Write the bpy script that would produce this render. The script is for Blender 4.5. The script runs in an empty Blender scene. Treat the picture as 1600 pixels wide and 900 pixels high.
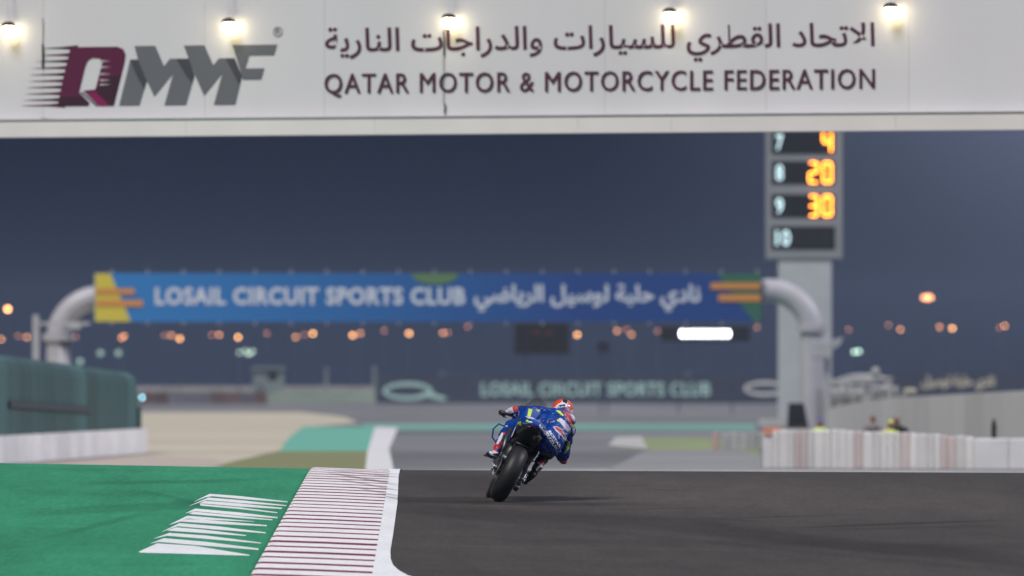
import bpy, bmesh, math, random
from mathutils import Vector, Matrix
from mathutils.bvhtree import BVHTree
random.seed(7)
sc = bpy.context.scene
COL = sc.collection
# ---------------------------------------------------------------- camera, light, exposure
F = 500.0 / 36.0 * 1600.0            # pixels per unit slope of the 1600 px wide photograph
CAMZ = 1.25
cam_d = bpy.data.cameras.new('camera'); cam = bpy.data.objects.new('camera', cam_d); COL.objects.link(cam)
cam.location = (0, 0, CAMZ); cam.rotation_euler = (math.radians(90), 0, 0)
cam_d.lens = 500; cam_d.sensor_width = 36; cam_d.shift_y = 0.09375
cam_d.clip_start = 1; cam_d.clip_end = 20000
cam_d.dof.use_dof = True; cam_d.dof.focus_distance = 152.0; cam_d.dof.aperture_fstop = 4.6
sc.camera = cam
sc.view_settings.view_transform = 'Standard'; sc.view_settings.look = 'None'
sc.view_settings.exposure = 0.0; sc.view_settings.gamma = 1.0
try:
    sc.cycles.use_denoising = True
    sc.cycles.max_bounces = 6; sc.cycles.volume_bounces = 0; sc.cycles.transparent_max_bounces = 8
    sc.cycles.sample_clamp_indirect = 4.0; sc.cycles.use_adaptive_sampling = False
except Exception: pass

w = bpy.data.worlds.new('World'); sc.world = w; w.use_nodes = True
nt = w.node_tree; nt.nodes.clear()
wo = nt.nodes.new('ShaderNodeOutputWorld'); bg = nt.nodes.new('ShaderNodeBackground')
tc = nt.nodes.new('ShaderNodeTexCoord'); sx = nt.nodes.new('ShaderNodeSeparateXYZ'); rp = nt.nodes.new('ShaderNodeValToRGB')
nt.links.new(tc.outputs['Generated'], sx.inputs[0]); nt.links.new(sx.outputs['Z'], rp.inputs[0])
rp.color_ramp.elements[0].position = 0.0; rp.color_ramp.elements[0].color = (0.009, 0.013, 0.031, 1)
rp.color_ramp.elements[1].position = 0.06; rp.color_ramp.elements[1].color = (0.0045, 0.0065, 0.017, 1)
gx = nt.nodes.new('ShaderNodeMapRange'); gx.interpolation_type = 'SMOOTHSTEP'; gx.inputs['From Min'].default_value = 0.0; gx.inputs['From Max'].default_value = 0.075
nt.links.new(sx.outputs['X'], gx.inputs['Value'])
gzn = nt.nodes.new('ShaderNodeMapRange'); gzn.interpolation_type = 'SMOOTHSTEP'; gzn.inputs['From Min'].default_value = -0.002; gzn.inputs['From Max'].default_value = 0.03
nt.links.new(sx.outputs['Z'], gzn.inputs['Value'])
gm = nt.nodes.new('ShaderNodeMath'); gm.operation = 'MULTIPLY'; nt.links.new(gx.outputs[0], gm.inputs[0]); nt.links.new(gzn.outputs[0], gm.inputs[1])
glow = nt.nodes.new('ShaderNodeMix'); glow.data_type = 'RGBA'; glow.inputs['B'].default_value = (0.26, 0.31, 0.46, 1)
nt.links.new(gm.outputs[0], glow.inputs['Factor']); nt.links.new(rp.outputs[0], glow.inputs['A'])
nt.links.new(glow.outputs['Result'], bg.inputs[0]); bg.inputs[1].default_value = 1.0
nt.links.new(bg.outputs[0], wo.inputs[0])

def sun(name, frm, strength, ang, col):
    d = bpy.data.lights.new(name, 'SUN'); d.energy = strength; d.angle = math.radians(ang); d.color = col
    o = bpy.data.objects.new(name, d); COL.objects.link(o)
    o.rotation_euler = Vector(frm).to_track_quat('Z', 'Y').to_euler()
sun('floodlight_bank', (-0.45, -0.58, 0.98), 3.0, 24, (1.0, 0.97, 0.955))
sun('floodlight_bank_opposite', (0.95, 0.15, 0.62), 1.35, 5, (1.0, 0.98, 0.97))
# ---------------------------------------------------------------- helpers
def lin(c):
    return tuple(((v / 255) / 12.92 if v / 255 <= 0.04045 else (((v / 255) + 0.055) / 1.055) ** 2.4) for v in c)
def mat(name, col, rough=0.6, metal=0.0, noise=0.0, scale=3.0, stretch=(1, 1, 1), bump=0.0, bdist=0.01, emit=None, es=0.0, coat=0.0, rnd=0.0, alpha=1.0, spec=0.5):
    m = bpy.data.materials.new(name); m.use_nodes = True; n = m.node_tree; p = n.nodes['Principled BSDF']
    p.inputs['Base Color'].default_value = (*col, 1); p.inputs['Roughness'].default_value = rough
    p.inputs['Metallic'].default_value = metal; p.inputs['Specular IOR Level'].default_value = spec
    if coat: p.inputs['Coat Weight'].default_value = coat; p.inputs['Coat Roughness'].default_value = 0.08
    if emit: p.inputs['Emission Color'].default_value = (*emit, 1); p.inputs['Emission Strength'].default_value = es
    if alpha < 1: p.inputs['Alpha'].default_value = alpha
    if noise or rnd or bump:
        t = n.nodes.new('ShaderNodeTexCoord'); mp = n.nodes.new('ShaderNodeMapping'); mp.inputs['Scale'].default_value = stretch
        n.links.new(t.outputs['Object'], mp.inputs[0])
        no = n.nodes.new('ShaderNodeTexNoise'); no.inputs['Scale'].default_value = scale; no.inputs['Detail'].default_value = 6
        n.links.new(mp.outputs[0], no.inputs['Vector'])
        mr = n.nodes.new('ShaderNodeMapRange'); mr.inputs['From Min'].default_value = 0.3; mr.inputs['From Max'].default_value = 0.7
        mr.inputs['To Min'].default_value = 1 - noise; mr.inputs['To Max'].default_value = 1 + noise
        n.links.new(no.outputs['Fac'], mr.inputs['Value'])
        val = mr.outputs[0]
        if rnd:
            oi = n.nodes.new('ShaderNodeObjectInfo'); m2 = n.nodes.new('ShaderNodeMapRange')
            m2.inputs['To Min'].default_value = 1 - rnd; m2.inputs['To Max'].default_value = 1 + rnd
            n.links.new(oi.outputs['Random'], m2.inputs['Value'])
            mu = n.nodes.new('ShaderNodeMath'); mu.operation = 'MULTIPLY'
            n.links.new(val, mu.inputs[0]); n.links.new(m2.outputs[0], mu.inputs[1]); val = mu.outputs[0]
        vm = n.nodes.new('ShaderNodeVectorMath'); vm.operation = 'SCALE'; vm.inputs[0].default_value = col
        n.links.new(val, vm.inputs['Scale']); n.links.new(vm.outputs[0], p.inputs['Base Color'])
        if bump:
            b = n.nodes.new('ShaderNodeBump'); b.inputs['Strength'].default_value = bump; b.inputs['Distance'].default_value = bdist
            n.links.new(no.outputs['Fac'], b.inputs['Height']); n.links.new(b.outputs[0], p.inputs['Normal'])
    return m
class MB:
    def __init__(s): s.v = []; s.f = []; s.mi = []
    def add(s, vs, fs, mi=0):
        o = len(s.v); s.v += [tuple(v) for v in vs]; s.f += [tuple(i + o for i in f) for f in fs]; s.mi += [mi] * len(fs); return s
    def box(s, c, d, rz=0.0, ry=0.0, rx=0.0, mi=0, bev=0.0):
        M = Matrix.Rotation(rz, 3, 'Z') @ Matrix.Rotation(ry, 3, 'Y') @ Matrix.Rotation(rx, 3, 'X')
        h = [x / 2 for x in d]
        if bev > 0:
            b = min(bev, min(h) * 0.9); bm = bmesh.new(); bmesh.ops.create_cube(bm, size=1)
            for v in bm.verts: v.co = Vector((v.co.x * d[0], v.co.y * d[1], v.co.z * d[2]))
            bmesh.ops.bevel(bm, geom=list(bm.edges), offset=b, segments=2, affect='EDGES', profile=0.5)
            bm.verts.index_update()
            vs = [M @ v.co + Vector(c) for v in bm.verts]; fs = [[v.index for v in f.verts] for f in bm.faces]; bm.free()
            return s.add(vs, fs, mi)
        vs = [M @ Vector((a * h[0], b * h[1], e * h[2])) + Vector(c) for a in (-1, 1) for b in (-1, 1) for e in (-1, 1)]
        return s.add(vs, [(0, 1, 3, 2), (4, 6, 7, 5), (0, 4, 5, 1), (2, 3, 7, 6), (0, 2, 6, 4), (1, 5, 7, 3)], mi)
    def tube(s, pts, r, n=12, mi=0, cap=True):
        pts = [Vector(p) for p in pts]; R = r if isinstance(r, (list, tuple)) else [r] * len(pts)
        rings = []; up = None
        for i, p in enumerate(pts):
            t = (pts[min(i + 1, len(pts) - 1)] - pts[max(i - 1, 0)]).normalized()
            if up is None:
                up = Vector((0, 0, 1)) if abs(t.z) < 0.9 else Vector((1, 0, 0))
            a = t.cross(up).normalized(); b = a.cross(t).normalized(); up = b
            rings.append([p + (a * math.cos(2 * math.pi * k / n) + b * math.sin(2 * math.pi * k / n)) * R[i] for k in range(n)])
        vs = [v for rr in rings for v in rr]; fs = []
        for i in range(len(pts) - 1):
            for k in range(n):
                k2 = (k + 1) % n; fs.append((i * n + k, i * n + k2, (i + 1) * n + k2, (i + 1) * n + k))
        if cap: fs.append(tuple(reversed(range(n)))); fs.append(tuple((len(pts) - 1) * n + k for k in range(n)))
        return s.add(vs, fs, mi)
    def revx(s, prof, c=(0, 0, 0), n=48, mi=0, close=True):      # revolve (x, r) about the X axis through c
        vs = []; m = len(prof)
        for k in range(n):
            a = 2 * math.pi * k / n
            for x, r in prof: vs.append((c[0] + x, c[1] + r * math.cos(a), c[2] + r * math.sin(a)))
        fs = []
        for k in range(n):
            k2 = (k + 1) % n
            for j in range(m if close else m - 1):
                j2 = (j + 1) % m; fs.append((k * m + j, k * m + j2, k2 * m + j2, k2 * m + j))
        return s.add(vs, fs, mi)
    def loft(s, secs, n=20, mi=0, p=2.4):                        # superellipse sections (x, y, z, rx, rz) along Y
        vs = []; fs = []
        for (x, y, z, rx, rz) in secs:
            for k in range(n):
                a = 2 * math.pi * k / n; ca, sa = math.cos(a), math.sin(a)
                vs.append((x + rx * math.copysign(abs(ca) ** (2 / p), ca), y, z + rz * math.copysign(abs(sa) ** (2 / p), sa)))
        for i in range(len(secs) - 1):
            for k in range(n):
                k2 = (k + 1) % n; fs.append((i * n + k, (i + 1) * n + k, (i + 1) * n + k2, i * n + k2))
        fs.append(tuple(range(n))); fs.append(tuple(reversed([(len(secs) - 1) * n + k for k in range(n)])))
        return s.add(vs, fs, mi)
    def ell(s, c, r, n=12, mi=0, R=None):
        vs = [(0, 0, 1)]; m = max(6, n // 2 + 2)
        for i in range(1, m):
            th = math.pi * i / m
            for k in range(n):
                a = 2 * math.pi * k / n; vs.append((math.sin(th) * math.cos(a), math.sin(th) * math.sin(a), math.cos(th)))
        vs.append((0, 0, -1)); fs = []
        for k in range(n):
            fs.append((0, 1 + k, 1 + (k + 1) % n)); b = 1 + (m - 2) * n; fs.append((b + (k + 1) % n, b + k, len(vs) - 1))
        for i in range(m - 2):
            for k in range(n):
                a = 1 + i * n; k2 = (k + 1) % n; fs.append((a + k, a + n + k, a + n + k2, a + k2))
        R = R or Matrix.Identity(3)
        return s.add([R @ Vector((v[0] * r[0], v[1] * r[1], v[2] * r[2])) + Vector(c) for v in vs], fs, mi)
    def prism(s, pts, off, mi=0):                                # polygon pts (3d) extruded by vector off
        n = len(pts); off = Vector(off); vs = [Vector(p) for p in pts] + [Vector(p) + off for p in pts]
        fs = [tuple(range(n)), tuple(reversed(range(n, 2 * n)))] + [(i, n + i, n + (i + 1) % n, (i + 1) % n) for i in range(n)]
        return s.add(vs, fs, mi)
def obj(name, mb, m, parent=None, smooth=False, world=True, **props):
    me = bpy.data.meshes.new(name)
    L = parent.matrix_world.translation if (parent is not None and world) else Vector((0, 0, 0))
    if parent is not None and world:
        L = Vector(parent['wl'])
    me.from_pydata([tuple(Vector(v) - L) for v in mb.v], [], mb.f); 
    ms = m if isinstance(m, (list, tuple)) else [m]
    for x in ms: me.materials.append(x)
    if len(ms) > 1: me.polygons.foreach_set('material_index', mb.mi)
    bm = bmesh.new(); bm.from_mesh(me); bmesh.ops.recalc_face_normals(bm, faces=bm.faces); bm.to_mesh(me); bm.free()
    if smooth: me.polygons.foreach_set('use_smooth', [True] * len(me.polygons))
    me.update()
    o = bpy.data.objects.new(name, me); COL.objects.link(o)
    if parent is not None: o.parent = parent
    o['wl'] = tuple(L) if parent is not None else (0, 0, 0)
    for k, v in props.items(): o[k] = v
    return o
def thing(name, label, cat, loc=(0, 0, 0), group=None):
    o = bpy.data.objects.new(name, None); COL.objects.link(o); o.location = loc; o['wl'] = tuple(loc)
    o['label'] = label; o['category'] = cat
    if group: o['group'] = group
    return o
def tag(o, label, cat, group=None):
    o['label'] = label; o['category'] = cat
    if group: o['group'] = group
    return o
def rebase(o):                                                   # put a single mesh's origin at its base
    c = [v.co for v in o.data.vertices]
    b = Vector(((min(v.x for v in c) + max(v.x for v in c)) / 2, (min(v.y for v in c) + max(v.y for v in c)) / 2, min(v.z for v in c)))
    for v in o.data.vertices: v.co -= b
    o.location = b; o['wl'] = tuple(b); return o
def dup(root, delta, label=None):
    r = root.copy(); COL.objects.link(r); r.location = root.location + Vector(delta); r['wl'] = tuple(Vector(root['wl']) + Vector(delta))
    if label: r['label'] = label
    for ch in list(root.children):
        c = ch.copy(); COL.objects.link(c); c.parent = r
        for g in list(ch.children):
            d = g.copy(); COL.objects.link(d); d.parent = c
    return r
def P(px, py, d):                                                # where photo pixel (px, py) lies at distance d
    return Vector(((px - 800) * d / F, d, CAMZ - (py - 600) * d / F))
# text -------------------------------------------------------------------------
AR = {'ا': (0xFE8D, 2), 'ب': (0xFE8F, 4), 'ة': (0xFE93, 2), 'ت': (0xFE95, 4), 'ج': (0xFE9D, 4), 'ح': (0xFEA1, 4), 'د': (0xFEA9, 2),
      'ر': (0xFEAD, 2), 'س': (0xFEB1, 4), 'ض': (0xFEBD, 4), 'ط': (0xFEC1, 4), 'ق': (0xFED5, 4), 'ل': (0xFEDD, 4), 'ن': (0xFEE5, 4),
      'و': (0xFEED, 2), 'ي': (0xFEF1, 4)}
def shape_ar(t):
    out = []; i = 0; prev = False
    while i < len(t):
        ch = t[i]
        if ch == ' ': out.append(' '); prev = False; i += 1; continue
        if ch == 'ل' and i + 1 < len(t) and t[i + 1] == 'ا':
            out.append(chr(0xFEFC if prev else 0xFEFB)); prev = False; i += 2; continue
        b, k = AR[ch]; nxt = i + 1 < len(t) and t[i + 1] in AR
        if k == 2: out.append(chr(b + (1 if prev else 0))); prev = False
        else: out.append(chr(b + ((3 if nxt else 1) if prev else (2 if nxt else 0)))); prev = nxt
        i += 1
    return ''.join(reversed(out))
def text_tris(s, bold=0.0, spacing=1.0, res=3):
    """flat glyph outline mesh, normalised so that it spans 0..1 in x and 0..1 in y"""
    c = bpy.data.curves.new('lettering', 'FONT'); c.body = s; c.offset = bold; c.resolution_u = res; c.space_character = spacing
    o = bpy.data.objects.new('lettering', c); COL.objects.link(o)
    dg = bpy.context.evaluated_depsgraph_get(); me = bpy.data.meshes.new_from_object(o.evaluated_get(dg))
    vs = [v.co.copy() for v in me.vertices]; fs = [tuple(p.vertices) for p in me.polygons]
    bpy.data.objects.remove(o); bpy.data.curves.remove(c); bpy.data.meshes.remove(me)
    x0 = min(v.x for v in vs); x1 = max(v.x for v in vs); y0 = min(v.y for v in vs); y1 = max(v.y for v in vs)
    # islands, so that overlapping strokes of joined letters never share a plane
    par = list(range(len(vs)))
    def fd(a):
        while par[a] != a: par[a] = par[par[a]]; a = par[a]
        return a
    for f in fs:
        for a in f[1:]: par[fd(a)] = fd(f[0])
    ids = {}; isl = [ids.setdefault(fd(i), len(ids)) for i in range(len(vs))]
    return [((v.x - x0) / (x1 - x0), (v.y - y0) / (y1 - y0), isl[i]) for i, v in enumerate(vs)], fs
def add_text(mb, s, px0, px1, py_top, py_bot, fn, thick, bold=0.0, spacing=1.0, res=3, mi=0):
    """fn(px, py, k) -> point on the carrying surface (k = how far out)"""
    vs, fs = text_tris(s, bold, spacing, res)
    pts = [fn(px0 + (px1 - px0) * v[0], py_bot + (py_top - py_bot) * v[1], thick + 0.0015 * (v[2] % 4)) for v in vs]
    mb.add(pts, fs, mi)
# body: spheres along bones, merged by a voxel remesh into one continuous skin -----------------------
def blob(bones, voxel, smooth=6, crease=0.0):
    mb = MB()
    for b in bones:
        if b[0] == 'e': mb.ell(b[1], b[2], 14, R=b[3] if len(b) > 3 else None); continue
        a, ra, c, rc = b; a = Vector(a); c = Vector(c); L = (c - a).length; n = max(2, int(L / (min(ra, rc) * 0.35)) + 1)
        for i in range(n + 1):
            t = i / n; r = ra + (rc - ra) * t; mb.ell(a.lerp(c, t), (r, r, r), 10)
    me = bpy.data.meshes.new('skin'); me.from_pydata(mb.v, [], mb.f)
    o = bpy.data.objects.new('skin', me); COL.objects.link(o)
    m = o.modifiers.new('r', 'REMESH'); m.mode = 'VOXEL'; m.voxel_size = voxel
    if crease:
        tx = bpy.data.textures.new('crease', 'CLOUDS'); tx.noise_scale = 0.075; tx.noise_depth = 3
        m = o.modifiers.new('d', 'DISPLACE'); m.texture = tx; m.strength = crease; m.mid_level = 0.5; m.texture_coords = 'LOCAL'
    if smooth:
        m = o.modifiers.new('s', 'SMOOTH'); m.iterations = smooth; m.factor = 0.5
    out = bpy.data.meshes.new_from_object(o.evaluated_get(bpy.context.evaluated_depsgraph_get()))
    bpy.data.objects.remove(o); bpy.data.meshes.remove(me)
    out.polygons.foreach_set('use_smooth', [True] * len(out.polygons))
    return out
def inpoly(x, y, pl):
    c = False; j = len(pl) - 1
    for i in range(len(pl)):
        xi, yi = pl[i]; xj, yj = pl[j]
        if (yi > y) != (yj > y) and x < (xj - xi) * (y - yi) / (yj - yi) + xi: c = not c
        j = i
    return c
# ---------------------------------------------------------------- materials
M = {}
M['panel_white'] = mat('painted_panel', (0.75, 0.735, 0.75), 0.55, noise=0.035, scale=0.6, stretch=(1, 1, 0.35), rnd=0.02)
M['cornice'] = mat('cream_paint', (0.84, 0.80, 0.77), 0.6, noise=0.05, scale=0.8, rnd=0.02)
M['concrete'] = mat('concrete', (0.5, 0.5, 0.49), 0.85, noise=0.12, scale=2)
M['dark'] = mat('dark_metal', (0.02, 0.02, 0.022), 0.5)
M['maroon_text'] = mat('maroon_lettering', lin((82, 40, 62)), 0.6)
M['logo_maroon'] = mat('maroon_print', lin((92, 22, 62)), 0.6)
M['logo_dark'] = mat('dark_maroon_print', lin((58, 24, 42)), 0.6)
M['logo_magenta'] = mat('magenta_print', lin((140, 18, 85)), 0.6)
M['logo_grey'] = mat('grey_print', lin((108, 110, 115)), 0.6)
M['logo_grey2'] = mat('dark_grey_print', lin((72, 73, 78)), 0.6)
M['lampglow'] = mat('lamp_glow', (1, 0.9, 0.6), 0.4, emit=(1.0, 0.84, 0.48), es=12)
M['grey_metal'] = mat('grey_metal', (0.42, 0.42, 0.44), 0.5, noise=0.08, scale=1.5)
M['pipe'] = mat('galvanised_pipe', (0.44, 0.43, 0.46), 0.45, noise=0.08, scale=1.0)
M['blue_letter'] = mat('white_vinyl', (0.62, 0.64, 0.74), 0.6)
M['yellow_print'] = mat('yellow_vinyl', lin((205, 190, 70)), 0.6)
M['orange_print'] = mat('orange_vinyl', lin((205, 140, 75)), 0.6)
M['green_print'] = mat('green_vinyl', lin((58, 105, 85)), 0.6)
M['olive_print'] = mat('olive_vinyl', lin((95, 125, 85)), 0.6)
M['tower'] = mat('tower_render', (0.45, 0.46, 0.48), 0.7, noise=0.06, scale=0.8)
M['board'] = mat('scoreboard_frame', (0.27, 0.28, 0.30), 0.6, noise=0.05, scale=1)
M['black'] = mat('black_panel', (0.016, 0.018, 0.024), 0.5)
M['led_orange'] = mat('orange_led', (1, 0.4, 0.05), 0.5, emit=(1.0, 0.30, 0.03), es=7.5)
M['numeral'] = mat('pale_numeral', (0.6, 0.75, 0.78), 0.5, emit=(0.6, 0.85, 0.9), es=1.2)
M['led_white'] = mat('white_led', (1, 1, 1), 0.5, emit=(0.93, 0.97, 1.0), es=9)
M['led_red'] = mat('dim_red_led', (0.10, 0.03, 0.03), 0.5, emit=(1.0, 0.2, 0.12), es=0.02)
M['street'] = mat('sodium_lamp', (1, 0.5, 0.2), 0.5, emit=(1.0, 0.40, 0.16), es=6)
M['street_b'] = mat('bright_sodium_lamp', (1, 0.6, 0.2), 0.5, emit=(1.0, 0.46, 0.15), es=10)
M['street_d'] = mat('dim_sodium_lamp', (1, 0.5, 0.25), 0.5, emit=(1.0, 0.36, 0.2), es=3.5)
M['mint_light'] = mat('mint_lamp', (0.7, 1, 0.85), 0.5, emit=(0.55, 0.85, 0.65), es=4)
M['cyan_light'] = mat('cyan_lamp', (0.5, 0.9, 1), 0.5, emit=(0.35, 0.85, 1.0), es=7)
M['teal_fence'] = mat('green_screen_mesh', (0.033, 0.092, 0.087), 0.75, noise=0.45, scale=0.8, stretch=(3, 3, 0.15), rnd=0.38)
M['white_block'] = mat('white_concrete', (0.84, 0.80, 0.785), 0.8, noise=0.09, scale=2, rnd=0.12)
M['grey_block'] = mat('grey_wall_panel', (0.60, 0.60, 0.60), 0.8, noise=0.09, scale=1, stretch=(2, 2, 0.3), rnd=0.10)
M['stripe_white'] = mat('white_tyre_cover', (0.68, 0.67, 0.665), 0.7, noise=0.06, scale=2, rnd=0.10)
M['stripe_pink'] = mat('faded_red_tyre_cover', (0.62, 0.53, 0.52), 0.7, noise=0.06, scale=2, rnd=0.08)
M['dark_wall'] = mat('dark_hoarding', (0.045, 0.055, 0.085), 0.6, noise=0.1, scale=0.3)
M['mint_letter'] = mat('mint_lettering', (0.46, 0.68, 0.62), 0.6)
M['mint_wall'] = mat('pale_green_wall', (0.30, 0.36, 0.29), 0.8, noise=0.15, scale=0.3)
M['red_wall'] = mat('brown_tyre_wall', (0.13, 0.085, 0.08), 0.85, noise=0.2, scale=1, rnd=0.2)
M['grey_wall'] = mat('dull_tyre_wall', (0.14, 0.14, 0.16), 0.85, noise=0.2, scale=1, rnd=0.2)
M['hut'] = mat('hut_render', (0.20, 0.25, 0.24), 0.8, noise=0.15, scale=0.5)

# ---------------------------------------------------------------- ground
ZT = []
z = 0.0229 * (0 - 152); y = 0.0
while y <= 400:
    ZT.append(z)
    if y < 160: sl = 0.0229
    elif y < 168: sl = 0.0229 + (-0.0125 - 0.0229) * (y - 160) / 8
    elif z > -0.58: sl = -0.0125
    else: sl = -0.0125 * max(0.0, (z + 0.65) / 0.07)
    z += sl * 0.5; y += 0.5
def gz(x, y):
    if y <= 0: b = ZT[0]
    elif y >= 400: b = -0.65
    else:
        i = min(int(y * 2), len(ZT) - 2); t = y * 2 - i; b = ZT[i] * (1 - t) + ZT[i + 1] * t
    k = max(0.0, min(1.0, (260 - y) / 70)); xx = max(-12, min(12, x))
    return b + k * ((0.018 * (-1.8 - xx)) if xx < -1.8 else -0.0045 * (xx + 1.8))
def lerp_tab(tab, y):
    if y <= tab[0][0]: return tab[0][1]
    for (a, b), (c, d) in zip(tab, tab[1:]):
        if y <= c: return b + (d - b) * (y - a) / (c - a)
    (a, b), (c, d) = tab[-2], tab[-1]
    return d + (d - b) / (c - a) * (y - c)
XR = [(120, 0.9), (124, 0.0), (127, -0.55), (128.8, -0.82), (130, -0.954), (131.2, -1.045), (132.6, -1.110), (134.2, -1.145), (136.4, -1.166), (142.1, -1.183), (151.1, -1.217), (160.9, -1.282), (166, -1.30), (181, -1.33)]
def xl(y): return -2.366 + 0.0020 * (y - 130.8)
def xi(y): return -1.285 - 0.0036 * (y - 132.5)
def xr(y): return lerp_tab(XR, y)
def sheet(name, l, r, ys, off, m, nx=8, **props):
    mb = MB(); vs = []; fs = []
    for y in ys:
        a, b = l(y), r(y)
        for k in range(nx + 1):
            x = a + (b - a) * k / nx; vs.append((x, y, gz(x, y) + off))
    n = nx + 1
    for i in range(len(ys) - 1):
        for k in range(nx): fs.append((i * n + k, i * n + k + 1, (i + 1) * n + k + 1, (i + 1) * n + k))
    mb.add(vs, fs); return obj(name, mb, m, None, True, **props)
def flip_up(o):
    bm = bmesh.new(); bm.from_mesh(o.data)
    for f in bm.faces:
        if f.normal.z < 0: f.normal_flip()
    bm.to_mesh(o.data); bm.free(); return o
def near(px, py):
    d = 105100.0 / (py - 91.6); return ((px - 800) * d / F, d)
def mk(px0, py0, px1, py1, hpx, fac):
    a, b = near(px0, py0), near(px1, py1); ym = (py0 + py1) / 2
    return (a[0], a[1], b[0], b[1], hpx * 105100.0 / (ym - 91.6) ** 2, fac)
def arange(a, b, s):
    out = []; v = a
    while v < b - 1e-6: out.append(v); v += s
    return out + [b]
# terrain sheet
mb = MB(); xs = [-6000, -2500, -900, -300, -120, -60, -30, -12, -9, -6, -4, -3, -1.8, 0, 2, 4, 6, 8, 10, 12, 30, 60, 120, 300, 900, 2500, 6000]
ys = [-300, -60] + arange(0, 330, 3) + [360, 420, 500, 650, 900, 1300, 2000, 3500, 6000, 12000]
vs = [(x, y, gz(x, y) - 0.02) for y in ys for x in xs]; n = len(xs)
mb.add(vs, [(i * n + k, i * n + k + 1, (i + 1) * n + k + 1, (i + 1) * n + k) for i in range(len(ys) - 1) for k in range(n - 1)])
M['sand'] = mat('desert_sand', (0.20, 0.175, 0.14), 0.95, noise=0.15, scale=0.02)
flip_up(obj('ground', mb, M['sand'], None, True, kind='structure'))

# surface materials with their own marks ---------------------------------------------------------
def grain(m, amt, sc_=18.0, st=(1, 0.06, 1)):
    n = m.node_tree; p = n.nodes['Principled BSDF']; g = n.nodes.new('ShaderNodeNewGeometry')
    mp = n.nodes.new('ShaderNodeMapping'); mp.inputs['Scale'].default_value = st; n.links.new(g.outputs['Position'], mp.inputs[0])
    no = n.nodes.new('ShaderNodeTexNoise'); no.inputs['Scale'].default_value = sc_; no.inputs['Detail'].default_value = 4; no.inputs['Roughness'].default_value = 0.75; n.links.new(mp.outputs[0], no.inputs['Vector'])
    mr = n.nodes.new('ShaderNodeMapRange'); mr.inputs['From Min'].default_value = 0.3; mr.inputs['From Max'].default_value = 0.7; mr.inputs['To Min'].default_value = 1 - amt; mr.inputs['To Max'].default_value = 1 + amt
    n.links.new(no.outputs['Fac'], mr.inputs['Value'])
    src = p.inputs['Base Color'].links[0].from_socket; vm = n.nodes.new('ShaderNodeVectorMath'); vm.operation = 'SCALE'
    n.links.new(src, vm.inputs[0]); n.links.new(mr.outputs[0], vm.inputs['Scale']); n.links.new(vm.outputs[0], p.inputs['Base Color'])
def add_marks(m, lines, noise2=None):
    """multiply base colour by soft marks: lines = (x0,y0,x1,y1,halfwidth,factor) in ground metres"""
    n = m.node_tree; p = n.nodes['Principled BSDF']
    g = n.nodes.new('ShaderNodeNewGeometry'); sp = n.nodes.new('ShaderNodeSeparateXYZ'); n.links.new(g.outputs['Position'], sp.inputs[0])
    def mth(op, a, b=None, c=None, clamp=False):
        q = n.nodes.new('ShaderNodeMath'); q.operation = op; q.use_clamp = clamp
        for i, s_ in enumerate((a, b, c)):
            if s_ is None: continue
            if isinstance(s_, (int, float)): q.inputs[i].default_value = s_
            else: n.links.new(s_, q.inputs[i])
        return q.outputs[0]
    no = n.nodes.new('ShaderNodeTexNoise'); no.inputs['Scale'].default_value = 0.6; no.inputs['Detail'].default_value = 4
    mp = n.nodes.new('ShaderNodeMapping'); mp.inputs['Scale'].default_value = (0.6, 0.12, 1); n.links.new(g.outputs['Position'], mp.inputs[0]); n.links.new(mp.outputs[0], no.inputs['Vector'])
    src = p.inputs['Base Color'].links[0].from_socket
    total = None
    for (x0, y0, x1, y1, hw, fac) in lines:
        # depth distance from the line, valid between x0 and x1
        k = (y1 - y0) / (x1 - x0)
        yy = mth('MULTIPLY_ADD', sp.outputs['X'], k, y0 - k * x0)
        wob = mth('MULTIPLY_ADD', no.outputs['Fac'], hw * 2.0, -hw * 1.0)
        d = mth('ABSOLUTE', mth('ADD', mth('SUBTRACT', sp.outputs['Y'], yy), wob))
        a = mth('MULTIPLY', mth('SUBTRACT', 1.0, mth('DIVIDE', d, hw)), 1.7, clamp=True)
        e = min(1.0, abs(x1 - x0) * 0.3)
        b = mth('DIVIDE', mth('SUBTRACT', sp.outputs['X'], min(x0, x1)), e, clamp=True)
        c = mth('DIVIDE', mth('SUBTRACT', max(x0, x1), sp.outputs['X']), e, clamp=True)
        t = mth('MULTIPLY', mth('MULTIPLY', a, b), c)
        v = mth('MULTIPLY_ADD', t, fac - 1.0, 1.0)
        total = v if total is None else mth('MULTIPLY', total, v)
    vm = n.nodes.new('ShaderNodeVectorMath'); vm.operation = 'SCALE'; n.links.new(src, vm.inputs[0]); n.links.new(total, vm.inputs['Scale'])
    n.links.new(vm.outputs[0], p.inputs['Base Color'])
M['asphalt'] = mat('track_asphalt', (0.052, 0.045, 0.041), 0.85, noise=0.10, scale=2.2, stretch=(1, 0.15, 1), bump=0.3, spec=0.25)
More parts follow.
